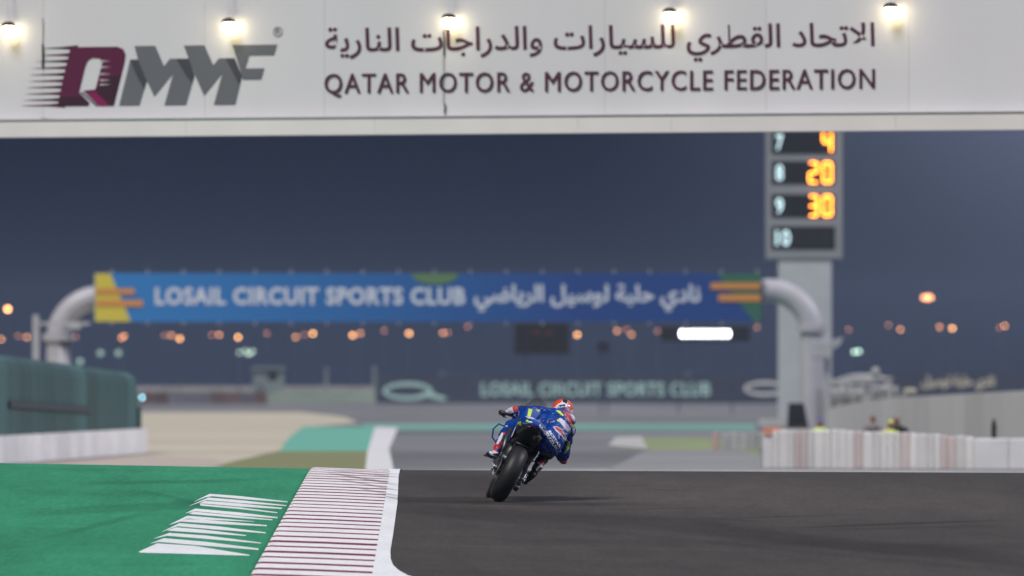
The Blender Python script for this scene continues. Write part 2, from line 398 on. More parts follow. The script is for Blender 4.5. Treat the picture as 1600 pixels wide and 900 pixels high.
add_marks(M['asphalt'], [mk(610, 784, 1060, 787, 3.5, 0.55), mk(560, 790, 1150, 822, 14, 0.66), mk(1000, 812, 1700, 884, 16, 0.60), mk(700, 842, 1700, 850, 6, 0.88), mk(640, 800, 1700, 900, 5, 0.85), mk(850, 760, 1700, 788, 38, 1.3), mk(590, 752, 900, 758, 20, 0.80),
    mk(1180, 824, 1610, 807, 1.6, 0.55), mk(1220, 826, 1600, 817, 1.3, 0.7), mk(1120, 808, 1350, 800, 1.2, 0.7), mk(900, 795, 1150, 791, 1.2, 0.75), mk(1000, 762, 1080, 766, 1.6, 0.8),
    mk(620, 852, 1300, 858, 1.6, 1.14), mk(620, 870, 1100, 874, 1.2, 1.12), mk(640, 886, 1300, 892, 1.5, 1.1), mk(1080, 806, 1200, 813, 2, 0.75), mk(640, 756, 1200, 758, 2, 0.9)])
grain(M['asphalt'], 0.15); grain(M['asphalt'], 0.07, 2.5, (1, 0.2, 1)); grain(M['asphalt'], 0.10, 0.3, (1, 0.3, 1))
M['green'] = mat('green_runoff_paint', (0.033, 0.222, 0.118), 0.8, noise=0.13, scale=0.5, stretch=(1, 0.12, 1), bump=0.1, spec=0.12)
add_marks(M['green'], [mk(0, 815, 400, 785, 9, 0.76), mk(100, 765, 440, 752, 4, 0.78), mk(60, 850, 260, 800, 6, 0.80), mk(0, 780, 300, 777, 6, 0.88), mk(200, 770, 330, 795, 4, 0.86), mk(0, 880, 300, 868, 5, 1.08),
    mk(-100, 742, 480, 740, 3, 0.9), mk(0, 832, 200, 829, 3, 1.1), mk(100, 890, 380, 884, 4, 0.9)])
grain(M['green'], 0.15); grain(M['green'], 0.10, 2.0, (1, 0.12, 1))
M['kerb_white'] = mat('kerb_white_paint', (0.80, 0.765, 0.765), 0.6, noise=0.05, scale=2, stretch=(1, 0.3, 1))
M['kerb_maroon'] = mat('kerb_maroon_paint', lin((108, 34, 60)), 0.65, noise=0.22, scale=3)
M['line_white'] = mat('white_line_paint', (0.76, 0.76, 0.77), 0.6, noise=0.06, scale=1.5, stretch=(1, 0.3, 1))
for k in ('kerb_white', 'line_white'):
    grain(M[k], 0.06)
    add_marks(M[k], [mk(500, 744, 630, 760, 2.0, 0.45), mk(490, 740, 640, 748, 1.5, 0.5), mk(510, 752, 640, 770, 1.6, 0.55), mk(540, 764, 640, 779, 1.6, 0.6), mk(590, 774, 640, 786, 1.2, 0.6), mk(520, 738, 640, 742, 1.2, 0.6)])
ysn = arange(60, 262, 1.5)
flip_up(sheet('track', lambda y: -3.2, lambda y: 40, [q for q in ysn], 0.0, M['asphalt'], 24, kind='structure'))
flip_up(sheet('green_runoff', lambda y: -11, lambda y: xl(y) + 0.03, arange(60, 262, 1.5), 0.004, M['green'], 30, kind='structure'))
flip_up(sheet('edge_line', lambda y: xi(y) - 0.03 if y > 124 else xr(y) - 0.9, xr, arange(120, 190, 0.5), 0.012, M['line_white'], 3, kind='structure'))
# kerb: separate raised blocks, white ribs and lower maroon ones
kerb = thing('kerb', 'x', 'x', (-1.9, 145, 0))
del kerb['category']; del kerb['label']; kerb['kind'] = 'structure'
def wedge(y0, y1, hl, hr, m, nm):
    mb = MB(); vs = []; ny = 3
    for i in range(ny + 1):
        y = y0 + (y1 - y0) * i / ny
        a, b = xl(y), xi(y) - 0.004
        vs += [(a, y, gz(a, y) - 0.05), (a, y, gz(a, y) + hl), (a + 0.04, y, gz(a, y) + hl + 0.006), ((a + b) / 2, y, (gz(a, y) + gz(b, y)) / 2 + (hl + hr) / 2 + 0.006), (b, y, gz(b, y) + hr), (b, y, gz(b, y) - 0.05)]
    fs = []
    for i in range(ny):
        for k in range(6): fs.append((i * 6 + k, (i + 1) * 6 + k, (i + 1) * 6 + (k + 1) % 6, i * 6 + (k + 1) % 6))
    fs += [(0, 1, 2, 3, 4, 5), tuple(ny * 6 + k for k in (5, 4, 3, 2, 1, 0))]
    mb.add(vs, fs); obj(nm, mb, m, kerb)
y = 124.0
while y < 163.6:
    p = max(0.85, 1.62 - 0.77 * (y - 130) / 30) * random.uniform(0.95, 1.05); q = p * random.uniform(0.26, 0.42)
    wedge(y, y + p - q, 0.036, 0.016, M['kerb_white'], 'white_rib')
    wedge(y + p - q, y + p, 0.034, 0.0145, M['kerb_maroon'], 'maroon_rib'); y += p
# white ribbed warning bars painted on sloping humps in the green runoff
bars = thing('rumble_strip', 'x', 'x', (-3.6, 135, 0)); del bars['category']; del bars['label']; bars['kind'] = 'structure'
def cr(u, v): return near(200 + u / 5.714, 760 + v / 5.714)
for pl in ([(590, 168), (730, 97), (1000, 112), (1425, 152), (1425, 158), (1000, 136), (750, 116), (690, 128)],
           [(550, 205), (640, 165), (720, 130), (1000, 148), (1415, 186), (1415, 191), (1000, 172), (700, 152)],
           [(640, 183), (690, 160), (1000, 178), (1380, 210), (1365, 218), (1000, 204), (690, 184)],
           [(640, 188), (1000, 212), (1335, 250), (1330, 256), (1000, 226), (650, 202)],
           [(515, 272), (600, 230), (1000, 258), (1335, 293), (1335, 301), (1000, 284), (600, 252)],
           [(545, 273), (590, 258), (1000, 290), (1290, 314), (1290, 319), (1000, 306), (570, 279)],
           [(370, 376), (530, 295), (700, 305), (1130, 335), (700, 326), (520, 330), (450, 352)],
           [(470, 346), (530, 318), (800, 336), (1240, 366), (1240, 373), (800, 362)],
           [(300, 442), (460, 362), (800, 384), (1230, 430), (1230, 437), (800, 412), (440, 388)],
           [(350, 428), (430, 400), (700, 418), (1060, 458), (1040, 463), (700, 446), (395, 430)],
           [(230, 502), (370, 450), (700, 468), (1190, 522), (1180, 527), (700, 496), (350, 474)],
           [(200, 547), (320, 498), (700, 524), (1165, 574), (1165, 586), (700, 558), (270, 530)],
           [(95, 622), (260, 545), (600, 562), (1085, 632), (1080, 638), (600, 632), (110, 628)]):
    q = [cr(u, v) for u, v in pl]; ym = sum(c[1] for c in q) / len(q)
    mb = MB(); mb.prism([(x, y_, gz(x, y_) + 0.009) for x, y_ in q], (0, 0, -0.004)); obj('painted_bar', mb, M['line_white'], bars)

# ---------------------------------------------------------------- surfaces beyond the crest
def far(px, py): d = (CAMZ + 0.65) * F / (py - 600); return ((px - 800) * d / F, d)
def flat(name, pl, off, m, px=True):
    q = [far(*c) for c in pl] if px else pl
    mb = MB(); mb.add([(x, y_, -0.65 + off) for x, y_ in q], [tuple(range(len(q)))]); return flip_up(obj(name, mb, m, None, kind='structure'))
M['asph_far'] = mat('far_asphalt', (0.165, 0.165, 0.17), 0.8, noise=0.32, scale=0.06, stretch=(1, 0.25, 1), spec=0.3)
M['asph_far2'] = mat('older_far_asphalt', (0.24, 0.24, 0.24), 0.8, noise=0.15, scale=0.03, spec=0.3)
M['gravel'] = mat('gravel_trap', (0.45, 0.40, 0.31), 0.95, noise=0.18, scale=0.05, stretch=(0.3, 1, 1))
M['gravel2'] = mat('pinkish_service_road', (0.42, 0.35, 0.30), 0.95, noise=0.10, scale=0.1, stretch=(0.3, 1, 1))
M['olive'] = mat('olive_artificial_turf', (0.185, 0.19, 0.085), 0.95, noise=0.12, scale=0.3)
M['teal'] = mat('teal_runoff_paint', (0.125, 0.37, 0.285), 0.8, noise=0.12, scale=0.1)
M['teal2'] = mat('far_teal_paint', (0.15, 0.31, 0.27), 0.8, noise=0.2, scale=0.05)
M['far_grass'] = mat('infield_grass', (0.22, 0.26, 0.125), 0.9, noise=0.2, scale=0.3)
M['far_white'] = mat('far_kerb_white', (0.62, 0.61, 0.61), 0.8, noise=0.1, scale=0.3)
flat('far_track', [(-700, 763.6), (2300, 763.6), (2300, 617), (-700, 617)], 0.002, M['asph_far'])
flat('gravel_trap', [(-300, 745), (380, 745), (390, 726), (445, 702), (472, 668), (560, 661), (540, 652), (470, 644), (-300, 644)], 0.008, M['gravel'])
flat('service_road', [(-300, 760), (360, 727), (330, 716), (215, 711), (-300, 730)], 0.012, M['gravel2'])
flat('artificial_turf', [(300, 746), (590, 746), (590, 706), (440, 704), (355, 724)], 0.016, M['olive'])
flat('teal_runoff', [(436, 706), (588, 706), (590, 667), (474, 667), (452, 684)], 0.020, M['teal'])
flat('teal_band', [(588, 673), (1180, 673), (1180, 662), (560, 662)], 0.008, M['teal2'])
flat('far_kerb', [(574, 707), (586, 668), (622, 669), (608, 703), (616, 740), (570, 740)], 0.024, M['far_white'])
flat('far_edge_line', [(640, 745), (640, 737), (1000, 733), (1250, 734), (1700, 737), (1700, 746)], 0.008, mat('worn_far_line', (0.36, 0.36, 0.355), 0.85, noise=0.3, scale=0.4))
flat('infield_grass', [(960, 700), (1000, 685), (1125, 685), (1180, 690), (1190, 722), (1060, 722), (1090, 708)], 0.012, M['far_grass'])
flat('infield_tarmac', [(950, 735), (1010, 704), (1160, 704), (1190, 716), (1190, 735)], 0.016, M['asph_far2'])
flat('infield_kerb', [(950, 697), (962, 684), (1002, 683), (1012, 702)], 0.020, mat('dusty_kerb', (0.42, 0.41, 0.40), 0.8, noise=0.2, scale=0.5))

# ---------------------------------------------------------------- the near bridge with the federation's name
BD = 225.0; BA = math.atan2(-7.0, 16.2)                          # the bridge stands slightly askew to the track
BD0 = BD
def onb(px, py, k=0.0):                                          # pixel -> point on the bridge's face, k metres in front
    s_ = (px - 800) / F; t = math.tan(BA); d = BD0 / (1 - s_ * t)
    p = Vector(((px - 800) * d / F, d, CAMZ - (py - 600) * BD0 / F * (1 + 0.0) ))
    nrm = Vector((math.sin(BA), -math.cos(BA), 0)); return p + nrm * k
ubr = Vector((math.cos(BA), math.sin(BA), 0)); nbr = Vector((math.sin(BA), -math.cos(BA), 0))
def bz(py): return CAMZ - (py - 600) * BD0 / F
bridge = thing('footbridge', 'white panelled bridge over the track lettered for the motor and motorcycle federation', 'bridge', (0, 226, gz(0, 226)))
zb, zc, zt = bz(208.5), bz(182), bz(-95)
def brbox(u0, u1, k0, k1, z0, z1, mb=None, bev=0):
    mb = mb or MB(); c = Vector((0, BD0, 0)) + ubr * ((u0 + u1) / 2) + nbr * ((k0 + k1) / 2)
    return mb.box((c.x, c.y, (z0 + z1) / 2), (u1 - u0, abs(k1 - k0), z1 - z0), rz=BA, bev=bev)
obj('deck', brbox(-19, 19, -1.6, -0.11, zb + 0.12, zt - 0.02), M['concrete'], bridge)
seams = [-19, -16, -13, -10.0]
ups = [onb(px, 0).dot(ubr) - Vector((0, BD0, 0)).dot(ubr) for px in (68, 320, 507, 695, 945, 1197, 1420)]
seams = [-19, -16.2, -13, -10] + ups + [ups[-1] + 2.5, 12, 15.5, 19]
for a, b in zip(seams, seams[1:]):
    obj('facade_panel', brbox(a + 0.0015, b - 0.0015, -0.06, 0.0, zc, zt, bev=0.002), M['panel_white'], bridge)
for a, b in zip([-19, -13.5, -9.2, -5.6, -2.3, 1.2, 2.8, 6.6, 10.5, 15], [-13.5, -9.2, -5.6, -2.3, 1.2, 2.8, 6.6, 10.5, 15, 19]):
    obj('cornice', brbox(a + 0.0008, b - 0.0015, -0.10, 0.16, zb, zc - 0.01, bev=0.004), M['cornice'], bridge)
obj('added_edge_strip', brbox(-19, 19, 0.10, 0.168, zb - 0.014, zb - 0.001), M['grey_metal'], bridge)  # strip added to cover the green bounce light under the cornice
obj('flashing', brbox(-19, 19, -0.05, 0.175, zc - 0.008, zc + 0.018), M['grey_metal'], bridge)
for u in (-17.5, 17.5):
    mb = MB(); brbox(u - 0.9, u + 0.9, -1.5, -0.3, gz(u, 226) - 0.3, zb + 0.119, mb, 0.05); obj('pier', mb, M['concrete'], bridge)
mb = MB(); [add_text(mb, 'QATAR MOTOR & MOTORCYCLE FEDERATION', 508 + q, 1367 + q, 112.5, 149.5, onb, 0.006 + 0.006 * (q + 1), spacing=1.12) for q in (-0.9, -0.1, 0.7)]; obj('lettering', mb, M['maroon_text'], bridge)
mb = MB(); add_text(mb, shape_ar('الاتحاد القطري للسيارات والدراجات النارية'), 508, 1367, 40, 99, onb, 0.006, bold=0.014); obj('lettering', mb, M['maroon_text'], bridge)
def lg(pl, k, m, nm='emblem'):
    mb = MB(); mb.prism([onb(20 + u / 3.636, 30 + v / 3.636, k) for u, v in pl], nbr * -0.003); return obj(nm, mb, m, bridge)
lg([(430, 133), (595, 133), (628, 147), (642, 178), (636, 225), (575, 472), (490, 472), (402, 384), (470, 378), (510, 225), (495, 200), (455, 196), (430, 210)], 0.008, M['logo_maroon'])
lg([(330, 133), (430, 133), (430, 210), (415, 240), (383, 370), (378, 395), (395, 412), (437, 455), (430, 472), (255, 472), (290, 300)], 0.0085, M['logo_maroon'])
lg([(560, 300), (616, 300), (575, 472), (540, 472), (470, 378), (510, 340)], 0.011, M['logo_dark'])
lg([(270, 420), (398, 418), (434, 455), (428, 471), (258, 471)], 0.0115, M['logo_dark'])
lg([(425, 394), (470, 394), (552, 472), (494, 472)], 0.013, M['logo_magenta'])
lg([(384, 392), (400, 392), (488, 472), (474, 472)], 0.014, M['logo_grey'])
for i, (v, tip) in enumerate([(138, 170), (178, 155), (214, 128), (252, 108), (290, 96), (327, 92), (363, 80), (400, 72), (436, 62), (468, 48)]):
    r = 340 - i * 8
    lg([(tip, v), (r - 60, v - 7), (r + 30, v - 16), (r + 30, v + 12), (r - 60, v + 4)], 0.0065 + 0.0002 * i, M['logo_maroon'] if i % 2 else M['logo_dark'])
for v in (215, 250, 290, 325, 350):
    lg([(500, v - 4), (560, v), (496, v + 4)], 0.0135, M['panel_white'])
lg([(692, 130), (810, 130), (860, 248), (893, 205), (1000, 205), (1034, 300), (985, 472), (862, 472), (912, 290), (805, 422), (762, 330), (720, 472), (605, 472), (668, 208), (712, 208)], 0.008, M['logo_grey'])
lg([(972, 130), (1090, 130), (1140, 245), (1172, 205), (1262, 205), (1303, 310), (1265, 472), (1143, 472), (1192, 290), (1088, 420), (1040, 310)], 0.0085, M['logo_grey'])
lg([(1250, 130), (1503, 130), (1485, 190), (1345, 190), (1322, 265), (1430, 265), (1412, 328), (1308, 328)], 0.009, M['logo_grey'])
for q in ([(668, 208), (712, 208), (762, 330), (748, 380), (700, 290)], [(930, 206), (1000, 206), (1034, 300), (1022, 345), (985, 300)], [(1210, 206), (1262, 206), (1303, 310), (1290, 360), (1258, 300)]):
    lg(q, 0.0125, M['logo_grey2'])
mb = MB(); add_text(mb, '®', 427, 442, 38, 54, onb, 0.006); obj('lettering', mb, M['logo_grey2'], bridge)
# cables hanging down the face
for (px, a, b, r) in ((68, 20, 62, 0.006), (68, 62, 98, 0.016), (695, 45, 85, 0.016), (694, 85, 160, 0.005), (696, 160, 176, 0.014)):
    mb = MB(); mb.tube([onb(px, a, 0.04), onb(px + 0.5, (a + b) / 2, 0.035), onb(px - 0.5, b, 0.03)], r, 6); obj('cable', mb, M['logo_grey2'] if px > 100 else M['dark'], bridge)
mb = MB(); mb.tube([onb(66, 178, 0.05), onb(80, 180, 0.05), onb(95, 181, 0.05)], 0.012, 6); obj('cable', mb, M['grey_metal'], bridge)
# five lamps on arms in front of the face
lab = ['lit lamp on the bridge left of the streaked emblem', 'lit lamp on the bridge just above the grey letters of the emblem', 'lit lamp on the bridge with a dark cable running down beneath it',
       'lit lamp on the bridge above the centre right of the maroon Arabic lettering', 'lit lamp on the bridge at the right end of the Arabic lettering']
for i, (px, py) in enumerate([(13, 40), (357, 38), (701, 35), (1046, 30), (1391, 26)]):
    px += 7; b = onb(px, py, 0.17)
    t = thing('lamp', lab[i], 'lamp', tuple(b + Vector((0, 0, 0.1))), 'lamps on arms along the bridge')
    mb = MB(); mb.tube([onb(px, py - 70, 0.0), onb(px, py - 66, 0.10), onb(px, py - 40, 0.17), b + Vector((0, 0, 0.13))], 0.007, 8); obj('arm', mb, M['panel_white'], t)
    mb = MB(); mb.tube([b + Vector((0, 0, 0.15)), b + Vector((0, 0, 0.12)), b + Vector((0, 0, 0.075))], [0.05, 0.10, 0.115], 16); obj('shade', mb, M['dark'], t)
    mb = MB(); mb.ell(b, (0.115, 0.10, 0.09), 16); obj('globe', mb, M['lampglow'], t, True)

# ---------------------------------------------------------------- blue banner gantry
GD = 600.0
def G(px, py, k=0.0, d=GD): p = P(px, py, d); p.y -= k; return p
gan = thing('banner_gantry', 'pipe arch gantry carrying a long blue sports club banner', 'gantry', (P(669, 0, GD).x, GD, -0.65))
M['banner'] = mat('blue_banner_gradient', lin((36, 92, 172)), 0.6)
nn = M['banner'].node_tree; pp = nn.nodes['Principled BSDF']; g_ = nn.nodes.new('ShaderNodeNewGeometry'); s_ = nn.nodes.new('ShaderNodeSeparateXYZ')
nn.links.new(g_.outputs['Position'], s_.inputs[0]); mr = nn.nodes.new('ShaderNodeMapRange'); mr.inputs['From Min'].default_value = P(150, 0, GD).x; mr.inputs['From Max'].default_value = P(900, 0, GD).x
nn.links.new(s_.outputs[0], mr.inputs['Value']); cr_ = nn.nodes.new('ShaderNodeValToRGB'); cr_.color_ramp.elements[0].color = (*lin((44, 124, 190)), 1); cr_.color_ramp.elements[1].color = (*lin((34, 68, 132)), 1)  # banner blue runs from lighter on the left to darker on the right
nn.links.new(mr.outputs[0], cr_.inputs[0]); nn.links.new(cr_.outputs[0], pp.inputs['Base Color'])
def gbox(x0, x1, y0, y1, k0, k1, m, nm, par=gan, d=GD, bev=0.0):
    a, b = P(x0, y0, d), P(x1, y1, d); mb = MB(); mb.box(((a.x + b.x) / 2, d - (k0 + k1) / 2, (a.z + b.z) / 2), (abs(b.x - a.x), abs(k1 - k0), abs(a.z - b.z)), bev=bev); return obj(nm, mb, m, par)
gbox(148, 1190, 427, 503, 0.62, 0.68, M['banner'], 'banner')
def gpoly(pl, k, m, nm, par=gan, d=GD):
    mb = MB(); mb.prism([G(x, y_, k, d) for x, y_ in pl], (0, 0.01, 0)); return obj(nm, mb, m, par)
gpoly([(149, 427.5), (173, 427.5), (205, 502.5), (149, 502.5)], 0.70, M['yellow_print'], 'yellow_panel')
gpoly([(151, 451), (211, 451), (211, 460), (151, 460)], 0.73, M['orange_print'], 'orange_stripe')
gpoly([(151, 469), (224, 469), (224, 479), (151, 479)], 0.73, M['orange_print'], 'orange_stripe')
gpoly([(1119, 427.5), (1189, 427.5), (1189, 502.5), (1178, 502.5), (1140, 455)], 0.70, M['green_print'], 'green_panel')
gpoly([(1110, 442), (1188, 442), (1188, 452), (1110, 452)], 0.73, M['orange_print'], 'orange_stripe')
gpoly([(1122, 460), (1188, 460), (1188, 471), (1122, 471)], 0.73, M['orange_print'], 'orange_stripe')
gpoly([(680 + 37 * math.cos(a * math.pi / 12), 427.5 + 17 * math.sin(a * math.pi / 12)) for a in range(13)], 0.70, M['olive_print'], 'olive_arc')
gf = lambda px, py, k: G(px, py, 0.69 + k)
mb = MB(); add_text(mb, 'LOSAIL CIRCUIT SPORTS CLUB', 243, 727, 449, 476.5, gf, 0.01, bold=0.035, spacing=1.08); obj('lettering', mb, M['blue_letter'], gan)
mb = MB(); add_text(mb, shape_ar('نادي حلبة لوسيل الرياضي'), 741, 1094, 444, 487, gf, 0.01, bold=0.03); obj('lettering', mb, M['blue_letter'], gan)
R = 0.5
def arc(cx, cy, r, a0, a1, n=10): return [(cx + r * math.cos(math.radians(a0 + (a1 - a0) * i / n)), cy - r * math.sin(math.radians(a0 + (a1 - a0) * i / n))) for i in range(n + 1)]
pts = [(91, 672), (91, 530)] + arc(156, 530, 65, 180, 90) + [(400, 463), (700, 460), (900, 458), (1190, 455)]
pts += arc(1200, 523, 69, 88, 0) + [(1269, 560), (1269, 672)]
mb = MB(); mb.tube([G(x, y_) for x, y_ in pts], R, 24, cap=False); obj('pipe', mb, M['pipe'], gan, True)
for (x, y_) in ((91, 527), (1269, 513)):
    a = G(x, y_); mb = MB(); mb.tube([a + Vector((0, 0, 0.14)), a - Vector((0, 0, 0.14))], 0.66, 20); obj('flange', mb, M['pipe'], gan)
for i in range(19):
    x = 175 + i * 56; gbox(x - 1.2, x + 1.2, 421.5, 427, 0.2, 0.66, M['grey_metal'], 'bracket'); gbox(x - 1.2, x + 1.2, 503, 508, 0.2, 0.66, M['grey_metal'], 'bracket')
ls = thing('loudspeaker', 'grey horn box bracketed to the right leg of the pipe gantry', 'loudspeaker', tuple(P(1290, 560, 597)))
gbox(1268, 1300, 532, 560, -0.4, 0.5, M['grey_metal'], 'housing', ls, 597, 0.05)
gpoly([(1300, 531), (1318, 526), (1312, 538), (1300, 548)], 0.4, M['grey_metal'], 'horn', ls, 597)
gbox(1288, 1296, 560, 672, -0.05, 0.05, M['grey_metal'], 'pole', ls, 597)
cp = thing('camera_post', 'thin grey post with a side arm beside the left leg of the pipe gantry', 'post', tuple(P(56, 672, 590)))
gbox(51, 61, 492, 672, -0.1, 0.1, M['grey_metal'], 'pole', cp, 590)
gbox(61, 140, 503, 508, -0.05, 0.05, M['grey_metal'], 'arm', cp, 590)
gbox(108, 126, 508, 514, -0.15, 0.15, M['grey_metal'], 'camera', cp, 590)

# ---------------------------------------------------------------- lap score tower
TD = 650.0
tw = thing('scoreboard_tower', 'tall grey position tower with orange lit numbers 4, 20 and 30', 'scoreboard', (P(1257, 0, TD).x, TD, -0.65))
gbox(1216, 1299, 395, 655, -1.2, 0.6, M['tower'], 'column', tw, TD, 0.04)
gbox(1197, 1316, -130, 405, -1.5, 0.70, M['board'], 'board', tw, TD, 0.05)
gbox(1186, 1312, 655, 668, -1.8, 1.0, M['concrete'], 'base', tw, TD)
rows = [(223, '7', '4'), (270, '8', '20'), (322, '9', '30'), (372, '10', '')]
SEG = {'4': 'bcfg', '2': 'abged', '0': 'abcdef', '3': 'abcdg'}
for (yc, num, val) in rows:
    gbox(1205, 1304, yc - 18, yc + 18, 0.69, 0.73, M['black'], 'display', tw, TD)
    tf = lambda px, py, k: G(px, py, 0.735 + k, TD)
    mb = MB(); wd = 11 if len(num) == 1 else 22
    add_text(mb, num, 1212, 1212 + wd, yc - 12, yc + 12, tf, 0.01, bold=0.01); obj('numeral', mb, M['numeral'], tw)
    x = 1301
    for ch in reversed(val):
        x0, x1, y0, y1 = x - 15, x - 3, yc - 15, yc + 15; ym = yc; x -= 21.5; t2 = 1.7
        segs = {'a': (x0, x1, y0, y0), 'g': (x0, x1, ym, ym), 'd': (x0, x1, y1, y1), 'f': (x0, x0, y0, ym), 'b': (x1, x1, y0, ym), 'e': (x0, x0, ym, y1), 'c': (x1, x1, ym, y1)}
        for s2 in SEG[ch]:
            a0, a1, b0, b1 = segs[s2]; sh = 0.7
            if a0 == a1: b0, b1 = b0 + sh, b1 - sh
            else: a0, a1 = a0 + sh, a1 - sh
            mb = MB(); mb.tube([G(a0, b0, 0.76, TD), G(a1, b1, 0.76, TD)], 0.042, 8); obj('led_segment', mb, M['led_orange'], tw)
for q in range(3):
    gbox(1236 + q * 22, 1255 + q * 22, 358, 386, 0.731, 0.745, mat('unlit_led_%d' % q, (0.03, 0.032, 0.035), 0.4), 'unlit_module', tw, TD)
cab = thing('cabinet', 'dark tapering equipment cabinet at the foot of the scoreboard tower', 'cabinet', tuple(P(1244, 668, 560)))
mb = MB(); a = P(1244, 0, 560); mb.prism([(a.x - 0.36, 560, -0.5), (a.x + 0.5, 560, -0.5), (a.x + 0.3, 560, 0.5), (a.x - 0.3, 560, 0.5)], (0, 0.5, 0)); obj('box', mb, M['dark'], cab)
mb = MB(); mb.box((a.x + 0.02, 560.25, -0.58), (0.95, 0.7, 0.15)); obj('plinth', mb, M['concrete'], cab)
mb = MB(); mb.box((a.x, 559.98, 0.1), (0.4, 0.03, 0.5)); obj('door', mb, M['black'], cab)

# ---------------------------------------------------------------- left: green screened fence on white blocks
fence = thing('screen_fence', 'dark green screened fence with a curved top beyond the green runoff', 'fence', tuple(P(110, 715, 365)))
wall = thing('block_wall', 'low white concrete block wall under the green screened fence', 'wall', tuple(P(110, 720, 362)))
A = Vector((P(-70, 0, 322).x, 322)); B = Vector((P(214, 0, 391).x, 391)); n_ = 16
def tops(t): return 552 + 28 * t
for i in range(n_):
    t0, t1 = i / n_, (i + 1) / n_; a = A.lerp(B, t0); b = A.lerp(B, t1); dr = (b - a).normalized(); a2 = a + dr * 0.015; b2 = b - dr * 0.015
    def tz(p): px = 800 + p.x * F / p.y; return CAMZ - ((552 + 30 * max(0, px) / 214) - 600) * p.y / F
    za, zb_ = tz(a), tz(b); zlo = 0.03; nv = Vector((dr.y, -dr.x))
    q = [(0.0, zlo), (0.0, 0.75), (0.0, 0.98)]
    mb = MB(); vs = []
    for (k, z0, z1) in [(0, zlo, zlo), (0, za - 0.35, zb_ - 0.35), (-0.05, za - 0.17, zb_ - 0.17), (-0.15, za - 0.06, zb_ - 0.06), (-0.3, za, zb_)]:
        vs += [(a2.x + nv.x * k, a2.y + nv.y * k, z0), (b2.x + nv.x * k, b2.y + nv.y * k, z1), (b2.x + nv.x * (k - 0.03), b2.y + nv.y * (k - 0.03), z1 + 0.01), (a2.x + nv.x * (k - 0.03), a2.y + nv.y * (k - 0.03), z0 + 0.01)]
    fs = []
    for j in range(4):
        o = j * 4
        for k in range(4): fs.append((o + k, o + (k + 1) % 4, o + 4 + (k + 1) % 4, o + 4 + k))
    fs += [(0, 3, 2, 1), (16, 17, 18, 19)]
    mb.add(vs, fs); obj('screen_panel', mb, M['teal_fence'], fence)
    mb = MB(); mb.tube([(a.x + nv.x * -0.05, a.y, -0.65), (a.x + nv.x * -0.05, a.y, za - 0.25)], 0.035, 6); obj('post', mb, M['dark'], fence)
ec = B; mb = MB(); mb.box((B.x + 0.02, B.y + 1.5, 0.33), (0.06, 3, 0.6)); obj('end_panel', mb, M['teal_fence'], fence)
mb = MB(); mb.box(((A.x * 0.66 + B.x * 0.34), (A.y * 0.66 + B.y * 0.34) - 0.05, 0.63), (0.02, 0.02, 0.02))
a, b = A.lerp(B, 0.25), A.lerp(B, 0.70); dr = (b - a).normalized(); nv = Vector((dr.y, -dr.x))
mb = MB(); mb.prism([(a.x + nv.x * 0.03, a.y + nv.y * 0.03, 0.69), (b.x + nv.x * 0.03, b.y + nv.y * 0.03, 0.49), (b.x + nv.x * 0.03, b.y + nv.y * 0.03, 0.65), (a.x + nv.x * 0.03, a.y + nv.y * 0.03, 0.84)], (nv.x * 0.04, nv.y * 0.04, 0)); obj('slot', mb, M['black'], fence)
nb = 26; B2 = Vector((P(224, 0, 393).x, 393))
for i in range(nb):
    a = A.lerp(B2, i / nb); b = A.lerp(B2, (i + 1) / nb); dr = (b - a).normalized(); nv = Vector((dr.y, -dr.x)); a = a + dr * 0.02; b = b - dr * 0.02
    pl = [(a + nv * 0.14, -0.65), (a + nv * 0.11, 0.02), (a - nv * 0.11, 0.02), (a - nv * 0.14, -0.65)]
    mb = MB(); mb.prism([(p_.x, p_.y, z_) for p_, z_ in pl], (b.x - a.x, b.y - a.y, 0)); obj('concrete_block', mb, M['white_block'], wall)

# ---------------------------------------------------------------- right: white striped barrier, grey wall
M['pink_pad'] = mat('faded_pink_pad', (0.46, 0.33, 0.30), 0.8, noise=0.1, scale=3); M['pale_pad'] = mat('pale_barrier_block', (0.38, 0.38, 0.375), 0.8, noise=0.15, scale=1.5, rnd=0.12)
bar = thing('striped_barrier', 'white barrier of upright covers with faded red ones at the right of the track', 'barrier', tuple(P(1360, 735, 318)))
x = 1192.0; i = 0
while x < 1521:
    wpx = random.uniform(9, 17); x1 = min(x + wpx, 1522); d = 318 - (x - 1192) * 0.012
    top = lerp_tab([(1192, 672), (1300, 672), (1400, 676), (1520, 683)], x) + random.uniform(-1.5, 1.5)
    a, b = P(x, top, d), P(x1 - 0.8, top, d)
    mb = MB(); mb.box(((a.x + b.x) / 2, d, (a.z - 0.65) / 2), (b.x - a.x, 0.16 + random.uniform(-.03, .05), a.z + 0.65), bev=0.03)
    pk = (1238 < x < 1262) or (1400 < x < 1420) or (1470 < x < 1488) or random.random() < 0.06
    obj('upright_cover', mb, M['stripe_pink'] if pk else M['stripe_white'], bar); x = x1; i += 1
cb = thing('concrete_barrier', 'smooth white concrete barrier at the far right end of the striped one', 'barrier', tuple(P(1570, 735, 314)))
for (x0, x1) in ((1522, 1576), (1576.5, 1640), (1640.5, 1720)):
    a, b = P(x0, 685, 314), P(x1, 685, 314); mb = MB(); mb.box(((a.x + b.x) / 2, 314, (a.z - 0.65) / 2), (b.x - a.x, 0.3, a.z + 0.65), bev=0.03); obj('concrete_block', mb, M['stripe_white'], cb)
gw = thing('panel_wall', 'long grey panelled wall behind the white striped barrier', 'wall', tuple(P(1450, 700, 450)))
A2 = Vector((P(1292, 0, 560).x, 560)); B3 = Vector((P(1720, 0, 380).x, 380)); n_ = 15
